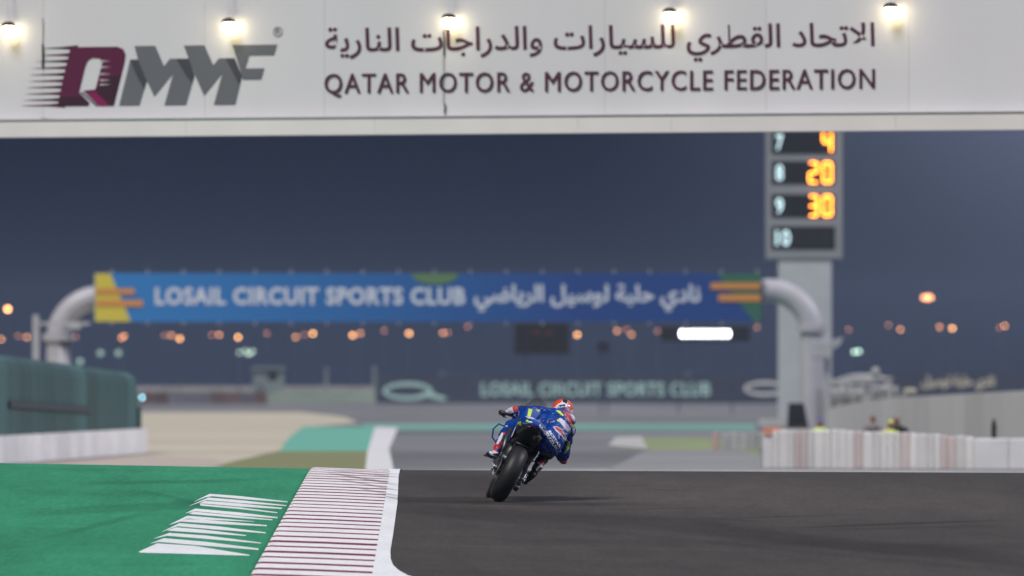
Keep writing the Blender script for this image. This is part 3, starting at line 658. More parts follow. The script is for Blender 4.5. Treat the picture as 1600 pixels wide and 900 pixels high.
for i in range(n_):
    a = A2.lerp(B3, i / n_); b = A2.lerp(B3, (i + 1) / n_); dr = (b - a).normalized(); a = a + dr * 0.02; b = b - dr * 0.02; nv = Vector((-dr.y, dr.x))
    zt_ = lambda p_: CAMZ - (lerp_tab([(1290, 640), (1340, 628), (1400, 621), (1600, 610), (1720, 603)], 800 + p_.x * F / p_.y) - 600) * p_.y / F
    mb = MB(); vs = [(a.x, a.y, -0.65), (b.x, b.y, -0.65), (b.x, b.y, zt_(b)), (a.x, a.y, zt_(a))]; mb.prism(vs, (nv.x * 0.12, nv.y * 0.12, 0)); obj('wall_panel', mb, M['grey_block'], gw)
pst = thing('marker_post', 'short dark post standing in front of the grey panelled wall', 'post', tuple(P(1553, 690, 345)))
gbox(1549, 1557, 662, 730, -0.04, 0.04, M['dark'], 'pole', pst, 345); gbox(1550.5, 1555.5, 655, 662, -0.03, 0.03, M['dark'], 'cap', pst, 345)
lb_ = thing('low_barrier', 'low pale barrier with a faded pink end pad left of the scoreboard tower', 'barrier', tuple(P(1155, 704, 406)))
for i in range(6):
    x0 = 1113 + i * 14; gbox(x0, x0 + (10 if i == 0 else 13.5), 675 + (i % 2) * 1.5, 600 + 1.9 * F / 406, -0.1, 0.1, M['pink_pad'] if i == 0 else M['pale_pad'], 'barrier_block', lb_, 406, 0.03)
oc = thing('orange_cover', 'orange cover laid on the left end of the white striped barrier', 'cover', tuple(P(1207, 672, 318)))
gbox(1193, 1221, 668, 673.5, -0.12, 0.12, mat('orange_cloth', lin((215, 135, 105)), 0.7), 'cloth', oc, 318, 0.01)
gbox(1193, 1221, 673.5, 680, 0.10, 0.12, mat('orange_cloth_hem', lin((205, 150, 130)), 0.7), 'hem', oc, 318)

# ---------------------------------------------------------------- far hoarding with the circuit's name and emblem
HD = 1400.0
hz_ = thing('name_hoarding', 'long dark hoarding with pale green circuit name and looped emblem', 'hoarding', (P(890, 0, HD).x, HD, -0.65))
gbox(588, 1215, 586, 630.2, -0.2, 0.0, M['dark_wall'], 'board', hz_, HD)
hf = lambda px, py, k: G(px, py, 0.03 + k * 3, HD)
mb = MB(); add_text(mb, 'LOSAIL CIRCUIT SPORTS CLUB', 752, 1110, 597.5, 619, hf, 0.01, bold=0.03, spacing=1.08); obj('lettering', mb, M['mint_letter'], hz_)
def ring(cx, cy, rx, ry, w_, d, m, nm, par, a0=0, a1=360, k=0.05):
    mb = MB(); N = 32; vs = []; fs = []
    for i in range(N + 1):
        a = math.radians(a0 + (a1 - a0) * i / N)
        for s2 in (1, -1):
            for kk in (k, k - 0.04): vs.append(G(cx + (rx + s2 * w_ / 2) * math.cos(a), cy - (ry + s2 * w_ / 2) * math.sin(a), kk, d))
    for i in range(N):
        o = i * 4
        for (p_, q_) in ((0, 2), (2, 3), (3, 1), (1, 0)): fs.append((o + p_, o + q_, o + 4 + q_, o + 4 + p_))
    mb.add(vs, fs); obj(nm, mb, m, par)
ring(637, 611, 36, 11, 6, HD, M['mint_letter'], 'emblem', hz_)
gpoly([(655, 616), (668, 612), (700, 622), (692, 626), (672, 621)], 0.06, M['mint_letter'], 'emblem', hz_, HD)
ring(1195, 607, 30, 9, 5, HD, M['stripe_white'], 'emblem', hz_)
mw = thing('pale_wall', 'low pale green wall left of the dark hoarding', 'wall', (P(508, 0, HD).x, HD, -0.65))
for x0 in (400, 432, 483, 534): gbox(x0, min(x0 + 50.5, 584.5) if x0 > 400 else 431, 610 if x0 > 400 else 614, 630.2, -0.3, 0, M['mint_wall'], 'wall_panel', mw, HD)
hut = thing('marshal_hut', 'small grey green hut with a dark window above the pale wall', 'hut', (P(419, 0, 1420).x, 1420, -0.65))
gbox(396, 443, 577, 629.8, -2, 0, M['hut'], 'wall', hut, 1420); gbox(393, 446, 573, 577, -2.3, 0.3, M['hut'], 'roof', hut, 1420); gbox(419, 433, 582, 594, 0.0, 0.06, M['dark'], 'window', hut, 1420); gbox(401, 412, 600, 629.8, 0, 0.06, M['grey_wall'], 'door', hut, 1420)
tb = thing('tyre_barrier', 'low far tyre barrier in dull brown and grey sections beyond the gravel', 'barrier', (P(310, 0, 1320).x, 1320, -0.65))
cols_ = ['grey_wall', 'grey_wall', 'red_wall', 'red_wall', 'grey_wall', 'red_wall', 'red_wall', 'grey_wall']
for i in range(14):
    x0 = 110 + i * 22; gbox(x0, x0 + 21.5, 612, 632, -0.6, 0, M[cols_[i % 8]], 'tyre_stack', tb, 1320)
for i, (x_, y0) in enumerate(((510, 578), (690, 585), (1075, 585), (585, 575))):
    t = thing('floodlight_column', ['slim pale column standing behind the low pale green wall', 'slim column behind the looped emblem on the hoarding', 'slim column behind the last letters on the far hoarding', 'slim column at the left end of the dark hoarding'][i], 'column', (P(x_, 0, 1500).x, 1500, -0.65), 'slim columns behind the far walls')
    gbox(x_ - 2.5, x_ + 2.5, y0, 628, -0.15, 0.15, M['hut'], 'pole', t, 1500); gbox(x_ - 4, x_ + 4, y0 - 3, y0, -0.2, 0.2, M['hut'], 'head', t, 1500)
M['screen_frame'] = mat('hazy_screen_frame', (0.030, 0.034, 0.045), 0.6)
# dark screens and the bright message board
def screen(nm, lbl, cat, x0, x1, y0, y1, d, hm_='black'):
    t = thing(nm, lbl, cat, (P((x0 + x1) / 2, 0, d).x, d, -0.65))
    gbox(x0, x1, y0, y1, -0.3, 0, M[hm_], 'housing', t, d, 0.04)
    xm = (x1 - x0) * 0.2
    for xx in (x0 + xm, x1 - xm): gbox(xx - 1, xx + 1, y1, 600 + 1.9 * F / d, -0.2, -0.1, M['dark_wall'], 'post', t, d)
    return t
s1 = screen('message_board', 'black board with a bar of blazing white lamps below the banner', 'sign', 1032, 1172, 509, 533, 900)
for q in range(9):
    cx = 1066 + q * 8.9; mb = MB(); mb.ell(G(cx, 521.5, 0.05, 900), (0.13, 0.05, 0.24), 10); obj('lamp', mb, M['led_white'], s1, True)
s2 = screen('video_screen', 'large dark screen with dim red figures below the blue banner', 'screen', 803, 890, 503, 553, 900, 'screen_frame')
for q in range(12):
    gx, gy = 806 + (q % 4) * 21, 506 + (q // 4) * 16; gbox(gx, gx + 18, gy, gy + 13, 0.0, 0.05, M['dark'], 'screen_tile', s2, 900)
for cx in (838, 858): gbox(cx - 4, cx + 4, 517, 523, 0.051, 0.07, M['led_red'], 'digit', s2, 900)
screen('signal_box', 'small dark square box right of the large dark screen', 'signal', 934, 952, 534, 550, 900)
# street lamps far behind
SL = [(2, 530, 1), (42, 527, 1), (28, 525, 0), (118, 526, 0), (190, 528, 1), (194, 525, 1), (257, 524, 0), (268, 524, 1), (281, 529, 2), (331, 523, 0), (343, 523, 1), (372, 527, 2), (417, 521, 0), (462, 527, 1), (476, 523, 0), (489, 521, 2),
      (551, 524, 2), (563, 521, 1), (600, 517, 0), (639, 521, 2), (692, 520, 1), (700, 520, 0), (731, 510, 0), (902, 523, 2), (964, 517, 1), (987, 523, 1), (979, 515, 0), (1183, 512, 0), (1326, 515, 0), (1388, 508, 0), (1407, 515, 1), (1468, 511, 1),
      (1488, 513, 2), (1570, 509, 1), (1562, 512, 0), (840, 519, 0), (1027, 517, 0)]
near_what = ['beyond the fence', 'near the hut', 'under the lettering', 'near the screen', 'past the tower']
prot = {}
cnt = {}
for i, (x_, y_, br) in enumerate(SL):
    d = 2150.0 if br else 2350.0; s = F / d
    p = P(x_, y_, d); k = (br, d)
    who = 0 if x_ < 110 else 1 if x_ < 330 else 2 if x_ < 720 else 3 if x_ < 1200 else 4
    n_ = 1 + sum(1 for q in SL if q[0] < x_)
    tens = ['', '', 'twenty-', 'thirty-']; ones = ['', 'first', 'second', 'third', 'fourth', 'fifth', 'sixth', 'seventh', 'eighth', 'ninth', 'tenth', 'eleventh', 'twelfth', 'thirteenth', 'fourteenth', 'fifteenth', 'sixteenth', 'seventeenth', 'eighteenth', 'nineteenth']
    word = ones[n_] if n_ < 20 else {20: 'twentieth', 30: 'thirtieth'}.get(n_, tens[n_ // 10] + ones[n_ % 10])
    lb = ['dim', 'glowing', 'bright'][br] + ' orange street lamp ' + near_what[who] + ', ' + word + ' from the left'
    t = thing('street_lamp', lb, 'street lamp', (p.x, d, -0.65), 'orange street lamps along the horizon' )
    if k not in prot:
        mb = MB(); mb.tube([(0, 0, 0), (0, 0, 1)], 0.09, 6); mesh = obj('pole', mb, M['dark_wall'], None, world=False).data
        bpy.data.objects.remove(bpy.data.objects[-1]) if False else None
        mb2 = MB(); mb2.ell((0, 0, 0), (0.17 + 0.03 * br, 0.15, 0.13 + 0.02 * br), 10); m2 = bpy.data.meshes.new('lamp_head'); m2.from_pydata(mb2.v, [], mb2.f); m2.materials.append([M['street_d'], M['street'], M['street_b']][br])
        prot[k] = (mesh, m2)
        for ob in [o_ for o_ in COL.objects if o_.data is mesh]: bpy.data.objects.remove(ob)
    po = bpy.data.objects.new('pole', prot[k][0]); COL.objects.link(po); po.parent = t; po.scale = (1, 1, p.z + 0.65 + 0.2); po.location = (0, 0.3, 0)
    he = bpy.data.objects.new('lamp_head', prot[k][1]); COL.objects.link(he); he.parent = t; he.location = (0, 0, p.z + 0.65)
def beacon(nm, lbl, cat, pts, m, d, r, low):
    p = P(pts[0][0], pts[0][1], d); t = thing(nm, lbl, cat, (p.x, d, -0.65))
    for (x_, y_) in pts: mb = MB(); mb.ell(P(x_, y_, d), (r, r, r), 8); obj('lamp', mb, m, t)
    q = P(pts[0][0], pts[0][1], d); mb = MB(); mb.tube([(q.x, d + 0.4, -0.65), (q.x, d + 0.4, q.z)], low, 6); obj('mast', mb, M['dark_wall'], t); return t
beacon('street_lamp', 'brightest orange lamp high at the left edge above the gantry post', 'street lamp', [(12, 483)], M['street_b'], 1800, 0.26, 0.08)
beacon('lit_sign', 'small glowing orange sign high right of the score tower', 'sign', [(1443, 465), (1449, 463), (1455, 465), (1449, 467)], M['street'], 1800, 0.2, 0.06)
beacon('lamp_cluster', 'pale green cluster of far lights below the left half of the banner', 'lights', [(374, 551), (383, 548), (391, 552), (395, 549), (387, 553)], mat('pale_mint', (0.5, 0.6, 0.5), 0.5, emit=(0.5, 0.7, 0.55), es=1.8), 2000, 0.22, 0.05)
beacon('lamp_cluster', 'pale greenish twin light right of the pipe gantry leg', 'lights', [(1335, 550), (1342, 549)], M['mint_light'], 2000, 0.22, 0.05)
beacon('signal_light', 'small cyan light at the right end of the green fence', 'light', [(222, 621)], M['cyan_light'], 1200, 0.11, 0.05)
beacon('lamp_cluster', 'faint greenish lights on the skyline over the green fence', 'lights', [(157, 552), (185, 552), (125, 565)], mat('faint_mint', (0.3, 0.4, 0.35), 0.5, emit=(0.4, 0.6, 0.5), es=0.6), 1500, 0.3, 0.05)
# pale jumble of structures behind the grey wall on the right
M['jumble'] = mat('pale_structure', (0.42, 0.42, 0.40), 0.8, noise=0.2, scale=0.6, rnd=0.15)
M['jumble_y'] = mat('cream_structure', (0.60, 0.56, 0.42), 0.8, noise=0.2, scale=0.6)
def shed(lbl, x0, x1, y0, y1, d, m, posts=0):
    t = thing('stand', lbl, 'stand', (P((x0 + x1) / 2, 0, d).x, d, -0.65))
    gbox(x0, x1, y0, y1, -1.5, 0, m, 'roof', t, d, 0.05)
    gbox(x0 + 2, x1 - 2, y1 + 6, 600 + 1.9 * F / d, -1.2, -0.3, M['jumble'], 'wall', t, d)
    nx = max(2, int((x1 - x0) / 14))
    for i in range(nx): xx = x0 + 3 + (x1 - x0 - 6) * i / (nx - 1); gbox(xx - 1, xx + 1, y1, 600 + 1.9 * F / d, -0.28, -0.1, m, 'post', t, d)
shed('pale low stand roof just right of the gantry leg', 1262, 1330, 592, 602, 620, M['jumble'])
shed('pale stand with an arched canopy left of the tall white mast', 1318, 1364, 588, 600, 640, M['jumble'])
shed('pale flat roofed stand directly right of the round headed mast', 1374, 1404, 604, 611, 640, M['jumble'])
shed('long low pale stand below the arched canopy', 1296, 1352, 608, 616, 610, M['jumble'])
shed('small white kiosk behind the grey wall right of the mast', 1414, 1432, 607, 614, 640, M['jumble_y'])
m_ = thing('mast', 'tall pale mast with a round head behind the grey wall', 'mast', (P(1368, 0, 600).x, 600, -0.65))
gbox(1366, 1370.5, 585, 668, -0.1, 0.1, M['jumble'], 'pole', m_, 600); mb = MB(); mb.ell(P(1368, 581, 600), (0.2, 0.2, 0.2), 12); obj('head', mb, M['jumble'], m_, True)
m2_ = thing('mast', 'shorter thick pale mast right of the tall round headed one', 'mast', (P(1390, 0, 600).x, 600, -0.65))
gbox(1386, 1394, 592, 668, -0.1, 0.1, M['jumble'], 'pole', m2_, 600); gbox(1385, 1395, 588, 592, -0.15, 0.15, M['jumble'], 'cap', m2_, 600)
rh = thing('name_hoarding', 'far dark hoarding with pale Arabic name right of the score tower', 'hoarding', (P(1480, 0, 1300).x, 1300, -0.65))
gbox(1330, 1720, 582, 632, -0.2, 0, M['dark_wall'], 'board', rh, 1300)
hf2 = lambda px, py, k: G(px, py, 0.03 + k * 3, 1300)
mb = MB(); add_text(mb, shape_ar('نادي حلبة لوسيل'), 1440, 1555, 586, 612, hf2, 0.01, bold=0.05); obj('lettering', mb, M['jumble_y'], rh)
ring(1350, 597, 40, 10, 5, 1300, M['stripe_white'], 'emblem', rh)

df = thing('catch_fence', 'row of thin pale uneven posts with rails behind the left end of the grey wall', 'fence', (P(1345, 0, 600).x, 600, -0.65))
for (x_, y0) in ((1284, 606), (1297, 598), (1309, 603), (1322, 596), (1334, 604), (1347, 599), (1359, 605), (1378, 600), (1401, 608), (1412, 612)):
    gbox(x_ - 1.6, x_ + 1.6, y0, 668, -0.08, 0.08, M['jumble'], 'post', df, 598 + (x_ % 5) * 0.4)
for yy in (618, 632, 646): gbox(1282, 1414, yy, yy + 1.5, -0.2, -0.12, M['jumble'], 'rail', df, 600)
# ---------------------------------------------------------------- marshals behind the barrier
def marshal(px, d, zfoot, h, cols, lbl, lean=0.0, sit=True):
    """crouching person: cols = (vest, trousers, cap)"""
    X = P(px, 0, d).x; o = Vector((X, d, zfoot)); s = h
    V = lambda x, y_, z_: (x * s + lean * z_ * s, y_ * s, z_ * s)
    bones = [('e', V(0, 0, 0.50), (0.17 * s, 0.13 * s, 0.13 * s)), (V(0, 0.02, 0.52), 0.13 * s, V(0, -0.06, 0.86), 0.15 * s), ('e', V(0, -0.06, 0.86), (0.2 * s, 0.12 * s, 0.11 * s)),
             (V(0, -0.07, 0.9), 0.06 * s, V(0, -0.1, 1.0), 0.06 * s), ('e', V(0, -0.11, 1.1), (0.085 * s, 0.105 * s, 0.125 * s)), ('e', V(0, -0.215, 1.09), (0.015 * s, 0.025 * s, 0.02 * s))]
    for q in (-1, 1):
        bones += [(V(q * .1, 0, .48), .085 * s, V(q * .17, -.36, .50), .065 * s), (V(q * .17, -.36, .50), .06 * s, V(q * .14, -.2, .08), .045 * s), (V(q * .14, -.18, .05), .045 * s, V(q * .15, -.36, .04), .035 * s),
                  (V(q * .2, -.06, .86), .06 * s, V(q * .27, -.16, .62), .048 * s), (V(q * .27, -.16, .62), .043 * s, V(q * .16, -.38, .6), .034 * s), ('e', V(q * .155, -.42, .6), (.03 * s, .045 * s, .04 * s))]
        for f_ in range(4): bones.append((V(q * (.135 + .015 * f_), -.44, .61), .009 * s, V(q * (.135 + .013 * f_), -.49, .585 - .006 * f_), .008 * s))
        bones.append((V(q * .135, -.41, .6), .011 * s, V(q * .11, -.45, .59), .009 * s))
    me = blob(bones, 0.014, 3)
    for m in (cols[0], cols[1], cols[2], M['skin']): me.materials.append(m)
    for p_ in me.polygons:
        c = p_.center / s; c.x -= lean * c.z
        if c.z > 1.14: i = 2
        elif c.z > 0.97 or (c.y < -0.37 and c.z > 0.55): i = 3
        elif c.z > 0.50 and (abs(c.x) < 0.19 and c.y > -.22 or c.z > 0.7): i = 0
        else: i = 1
        p_.material_index = i
    ob = bpy.data.objects.new('person', me); COL.objects.link(ob); ob.location = o; ob['wl'] = tuple(o); tag(ob, lbl, 'person')
    return ob
M['skin'] = mat('skin', (0.30, 0.17, 0.11), 0.6)
vy = mat('yellow_vest', lin((205, 215, 60)), 0.7); vl = mat('pale_lime_vest', lin((210, 225, 150)), 0.7); dk = mat('dark_cloth', (0.02, 0.03, 0.03), 0.8); gy = mat('grey_cloth', (0.25, 0.22, 0.22), 0.8)
bl = mat('blue_cap', lin((50, 80, 160)), 0.7); rd = mat('red_trousers', lin((150, 50, 60)), 0.8); ob_ = mat('orange_overall', lin((185, 155, 145)), 0.8)
marshal(1384, 327, -0.62, 0.86, (vy, rd, vy), 'marshal in a yellow vest leaning over the white striped barrier', 0.12)
marshal(1408, 330, -0.62, 0.95, (dk, dk, gy), 'marshal in dark clothes crouching beside the one in yellow', -0.1)
marshal(1281, 327, -0.62, 0.90, (vl, gy, bl), 'marshal in a pale lime vest and blue cap behind the barrier')
marshal(1364, 360, -0.65, 0.95, (gy, gy, gy), 'marshal in dull brown clothes in front of the grey wall')

# ---------------------------------------------------------------- racing motorcycle and rider
OX = (778.9 - 800) * 152 / F; O3 = Vector((OX, 152.0, gz(OX, 152.0)))
def B(u, v, y): return Vector(((u - 265) / 657, y, (825 - v) / 657))
M['blue'] = mat('blue_lacquer', (0.005, 0.048, 0.29), 0.22, noise=0.06, scale=6, coat=0.6)
M['suit'] = mat('blue_leather', (0.004, 0.042, 0.26), 0.22, noise=0.4, scale=8, bump=1.0, bdist=0.035)
M['suit_white'] = mat('white_leather', (0.62, 0.60, 0.72), 0.45, noise=0.12, scale=14)
M['suit_red'] = mat('red_leather', (0.50, 0.035, 0.03), 0.45, noise=0.15, scale=12)
M['suit_black'] = mat('black_leather', (0.012, 0.012, 0.014), 0.45, noise=0.2, scale=12)
M['fluo'] = mat('fluorescent_yellow', (0.52, 0.72, 0.04), 0.45, noise=0.08, scale=8)
M['glove'] = mat('dark_red_glove', (0.07, 0.015, 0.02), 0.5, noise=0.3, scale=30)
M['bwhite'] = mat('white_lacquer', (0.75, 0.75, 0.80), 0.3, coat=0.5)
M['carbon'] = mat('black_carbon', (0.010, 0.010, 0.011), 0.4, noise=0.2, scale=20)
M['tyre'] = mat('slick_rubber', (0.016, 0.0155, 0.016), 0.5, noise=0.10, scale=5, stretch=(1, 1, 1), spec=0.4)
M['steel'] = mat('bright_steel', (0.55, 0.53, 0.50), 0.3, metal=0.9)
M['alloy'] = mat('dark_alloy', (0.10, 0.10, 0.11), 0.4, metal=0.8)
M['gold'] = mat('gold_fork', (0.45, 0.30, 0.08), 0.35, metal=0.9)
M['screen'] = mat('smoked_screen', (0.45, 0.47, 0.48), 0.2, alpha=0.30)
M['orange_red'] = mat('orange_red_paint', (0.78, 0.075, 0.02), 0.3, coat=0.5)
M['print_white'] = mat('white_print', (0.85, 0.85, 0.85), 0.5)
M['stop_lamp'] = mat('red_rain_lamp', (0.2, 0.01, 0.01), 0.3)
LEAN, YAW = math.radians(27), math.radians(2.6)
bike = thing('racing_motorcycle', 'blue racing motorcycle leaning right with black undertail and wide slick rear tyre', 'motorcycle', (O3.x - 0.037, 152.0, O3.z + 0.008))
bike.rotation_mode = 'XYZ'; RM = Matrix.Rotation(YAW, 3, 'Z') @ Matrix.Rotation(LEAN, 3, 'Y'); bike.rotation_euler = RM.to_euler()
BL = Vector(bike.location)
def bob(nm, mb, m, par=None, smooth=True): return obj(nm, mb, m, par or bike, smooth, world=False)
def paint(o, mats, fn):
    for m in mats: o.data.materials.append(m)
    for p_ in o.data.polygons: p_.material_index = fn(p_.center, p_.normal)
def crop_of(c):                                                   # bike local -> rider picture units
    q = RM @ Vector(c) + BL - O3; return 265 + q.x * 657, 825 - q.z * 657
def wheel(nm, yc, R_, hw, side, rimr):
    t = bpy.data.objects.new(nm, None); COL.objects.link(t); t.parent = bike; t.location = (0, yc, R_); 
    prof = []
    for k in range(17):
        a = math.pi * (k / 16) ; x = -hw * math.cos(a); prof.append((x, R_ - hw * 1.05 + hw * 1.05 * math.sin(a) ** 0.9 if 0 < k < 16 else R_ - hw * 1.05))
    prof += [(hw * 0.72, rimr), (-hw * 0.72, rimr)]
    mb = MB(); mb.revx(prof, n=72); bob('tyre', mb, M['tyre'], t)
    mb = MB(); mb.revx([(-hw * .7, rimr + .004), (hw * .7, rimr + .004), (hw * .66, rimr - .02), (-hw * .66, rimr - .02)], n=48)
    mb.revx([(-.03, .045), (.03, .045), (.03, .012), (-.03, .012)], n=20)
    for k in range(7):
        a = 2 * math.pi * k / 7; mb.tube([(0, .04 * math.cos(a), .04 * math.sin(a)), (0, (rimr - .01) * math.cos(a + .2), (rimr - .01) * math.sin(a + .2))], .013, 6)
    bob('rim', mb, M['alloy'], t)
    for sx_ in ((-1, 1) if nm == 'front_wheel' else (1,)):
        mb = MB(); dr_ = .16 if nm == 'front_wheel' else .11; mb.revx([(sx_ * (hw + .012) - .003, dr_), (sx_ * (hw + .012) + .003, dr_), (sx_ * (hw + .012) + .003, dr_ - .05), (sx_ * (hw + .012) - .003, dr_ - .05)], n=36); bob('brake_disc', mb, M['steel'], t, False)
    return t
rw = wheel('rear_wheel', 0, 0.325, 0.100, 1, 0.212)
fw = wheel('front_wheel', 1.43, 0.30, 0.062, 1, 0.212); fw.rotation_euler = (0, 0, math.radians(-3))
mb = MB(); mb.revx([(-.135, .10), (-.129, .10), (-.129, .03), (-.135, .03)], n=36); bob('sprocket', mb, M['steel'], rw, False)
# swingarm, chain, axle
mb = MB()
for s_ in (-1, 1):
    mb.tube([(s_ * .150, -.05, .325), (s_ * .155, .12, .34), (s_ * .15, .3, .38), (s_ * .12, .52, .42)], [.026, .034, .042, .05], 10)
mb.tube([(-.14, .38, .46), (.14, .38, .46)], .05, 10); bob('swingarm', mb, M['alloy'])
mb = MB(); mb.tube([(-.18, 0, .325), (.18, 0, .325)], .016, 10)
for s_ in (-1, 1): mb.tube([(s_ * .172, 0, .325), (s_ * .186, 0, .325)], .03, 8)
bob('axle', mb, M['steel'])
mb = MB()
for zz in (.10, -.08): mb.tube([(-.133, 0, .325 + zz), (-.125, .45, .42 + zz * .5)], .009, 6)
bob('chain', mb, M['alloy'])
mb = MB(); mb.box((.135, -.05, .235), (.05, .09, .06), rx=.5, bev=.01); mb.box((.15, -.03, .28), (.03, .06, .07), bev=.008); bob('brake_caliper', mb, M['alloy'])
mb = MB(); mb.ell((.16, -.07, .245), (.012, .012, .012), 8); mb.ell((.165, -.055, .285), (.009, .009, .009), 8); mb.tube([(.16, -.06, .30), (.17, .1, .42), (.15, .3, .52)], .006, 6); bob('brake_hose', mb, M['steel'])
# engine and inner frame
mb = MB(); mb.loft([(0, .34, .50, .10, .10), (0, .42, .50, .16, .20), (0, .7, .46, .18, .22), (0, 1.0, .48, .16, .20), (0, 1.1, .5, .1, .12)]); bob('engine', mb, M['carbon'])
mb = MB()
for s_ in (-1, 1): mb.tube([(s_ * .13, .45, .46), (s_ * .17, .55, .66), (s_ * .17, .85, .80), (s_ * .06, 1.12, .86)], [.03, .035, .035, .04], 8)
bob('frame', mb, M['alloy'])
mb = MB(); mb.tube([(0, .30, .42), (0, .34, .72)], .03, 10); mb.tube([(0, .31, .47), (0, .335, .68)], .042, 10); bob('shock_absorber', mb, M['gold'])
mb = MB(); mb.loft([(0, .06, .665, .085, .012), (0, .16, .655, .09, .03), (0, .28, .60, .09, .06), (0, .36, .52, .08, .07)], 16); bob('rear_hugger', mb, M['carbon'])
# tail
mb = MB(); mb.loft([(0, -.20, .915, .055, .02), (0, -.13, .915, .10, .05), (0, 0, .905, .145, .075), (0, .15, .885, .155, .085), (0, .32, .855, .15, .07), (0, .5, .83, .12, .05)], 32)
tail = bob('tail_unit', mb, M['blue'])
def tp(c, n):
    u, v = crop_of(c)
    if inpoly(u, v, [(392, 262), (412, 248), (418, 292), (398, 292)]): return 1
    if inpoly(u, v, [(414, 258), (430, 262), (426, 296), (418, 294)]): return 2
    if inpoly(u, v, [(440, 250), (470, 254), (505, 275), (500, 285), (470, 268)]): return 1
    if inpoly(u, v, [(425, 212), (520, 228), (520, 244), (430, 228)]): return 2
    if inpoly(u, v, [(545, 292), (560, 290), (600, 340), (590, 352)]): return 2
    return 0
paint(tail, [M['fluo'], M['bwhite']], tp)
mb = MB(); mb.loft([(0, -.17, .872, .05, .012), (0, -.10, .845, .10, .035), (0, 0, .80, .135, .075), (0, .15, .765, .145, .10), (0, .35, .72, .14, .10), (0, .5, .66, .12, .09)], 24); bob('undertail', mb, M['carbon'])
mb = MB()
for k, (x0, x1, zz) in enumerate(((-.055, .045, .835), (-.05, .055, .822), (-.06, .03, .807))): mb.box(((x0 + x1) / 2, -.112 + k * .014, zz), (x1 - x0, .01, .005), bev=.002)
bob('emblem', mb, mat('grey_emblem', (0.22, 0.22, 0.22), 0.5), None, False)
mb = MB(); mb.box((0, -.185, .895), (.06, .03, .022), bev=.006); bob('rain_lamp', mb, M['stop_lamp'])
mb = MB(); mb.tube([(.055, .25, .79), (.075, 0, .80), (.08, -.10, .81)], [.03, .034, .036], 16); mb.tube([(.08, -.10, .81), (.0801, -.104, .81)], [.036, .030], 16, cap=False); bob('exhaust', mb, M['alloy'])
mb = MB(); mb.tube([(.11, .75, .30), (.15, .5, .30), (.165, .30, .335), (.17, .20, .35)], [.03, .032, .036, .04], 14); bob('exhaust', mb, M['alloy'])
mb = MB(); mb.box((.118, -.02, .805), (.035, .05, .05), ry=.2, bev=.01); bob('side_badge', mb, mat('olive_yellow', (0.18, 0.2, 0.03), 0.5))
# side number/white strip under the tail on the left
mb = MB(); mb.prism([(-.150, .02, .69), (-.158, .05, .80), (-.150, .14, .84), (-.145, .16, .72)], (-.006, 0, 0)); bob('white_strip', mb, M['bwhite'], None, False)
mb = MB(); mb.prism([(-.163, .03, .64), (-.168, .06, .86), (-.152, .40, .84), (-.150, .42, .66)], (.006, 0, 0)); bob('side_panel', mb, M['blue'], None, False)
# tank, seat
mb = MB(); mb.loft([(0, .42, .85, .08, .04), (0, .55, .90, .14, .08), (0, .75, .96, .17, .11), (0, .95, .98, .16, .11), (0, 1.08, .96, .10, .08)], 24); tank = bob('tank', mb, M['blue'])
def tk(c, n):
    u, v = crop_of(c)
    if inpoly(u, v, [(455, 208), (478, 188), (545, 184), (552, 196), (540, 212)]): return 1
    if inpoly(u, v, [(430, 214), (525, 226), (520, 240), (430, 226)]): return 2
    return 0
paint(tank, [M['fluo'], M['bwhite']], tk)
mb = MB(); mb.loft([(0, .22, .925, .09, .02), (0, .4, .89, .12, .03), (0, .55, .88, .10, .03)], 16); bob('seat', mb, M['carbon'])
# fairing
mb = MB(); mb.loft([(0, .62, .58, .13, .22), (0, .78, .60, .18, .30), (0, 1.0, .62, .205, .35), (0, 1.2, .70, .21, .33), (0, 1.42, .82, .17, .20), (0, 1.56, .86, .10, .11), (0, 1.62, .87, .03, .04)], 36, p=2.8)
fr = bob('fairing', mb, M['blue'])
def fp(c, n):
    if c.z < .36: return 1
    if .36 < c.z < .40: return 3
    if c.z < .48 and c.y > .8: return 0
    if abs(c.z - .72 + (c.y - 1) * .3) < .02: return 2
    return 0
paint(fr, [M['bwhite'], M['fluo'], M['blue']], fp)
mb = MB(); mb.loft([(0, .55, .34, .06, .05), (0, .7, .32, .11, .09), (0, 1.0, .31, .13, .10), (0, 1.15, .36, .08, .08)], 20); bob('belly_pan', mb, M['bwhite'])
# windscreen, dash
mb = MB(); vs = []; fs = []
for i, (y_, z_, hw_, dz) in enumerate([(1.50, 1.00, .09, .03), (1.40, 1.08, .12, .05), (1.28, 1.15, .125, .06), (1.18, 1.20, .105, .055)]):
    for k in range(9): a = math.pi * k / 8; vs.append((-hw_ * math.cos(a), y_, z_ - dz + dz * math.sin(a) * 1.6))
for i in range(3):
    for k in range(8): o = i * 9 + k; fs.append((o, o + 1, o + 10, o + 9))
mb.add(vs, fs); ws = bob('windscreen', mb, M['screen']); sm = ws.modifiers.new('thickness', 'SOLIDIFY'); sm.thickness = 0.003
mb = MB(); mb.loft([(0, 1.1, 1.02, .07, .03), (0, 1.25, 1.03, .11, .05), (0, 1.45, .98, .11, .06)], 16); bob('cockpit', mb, M['carbon'])
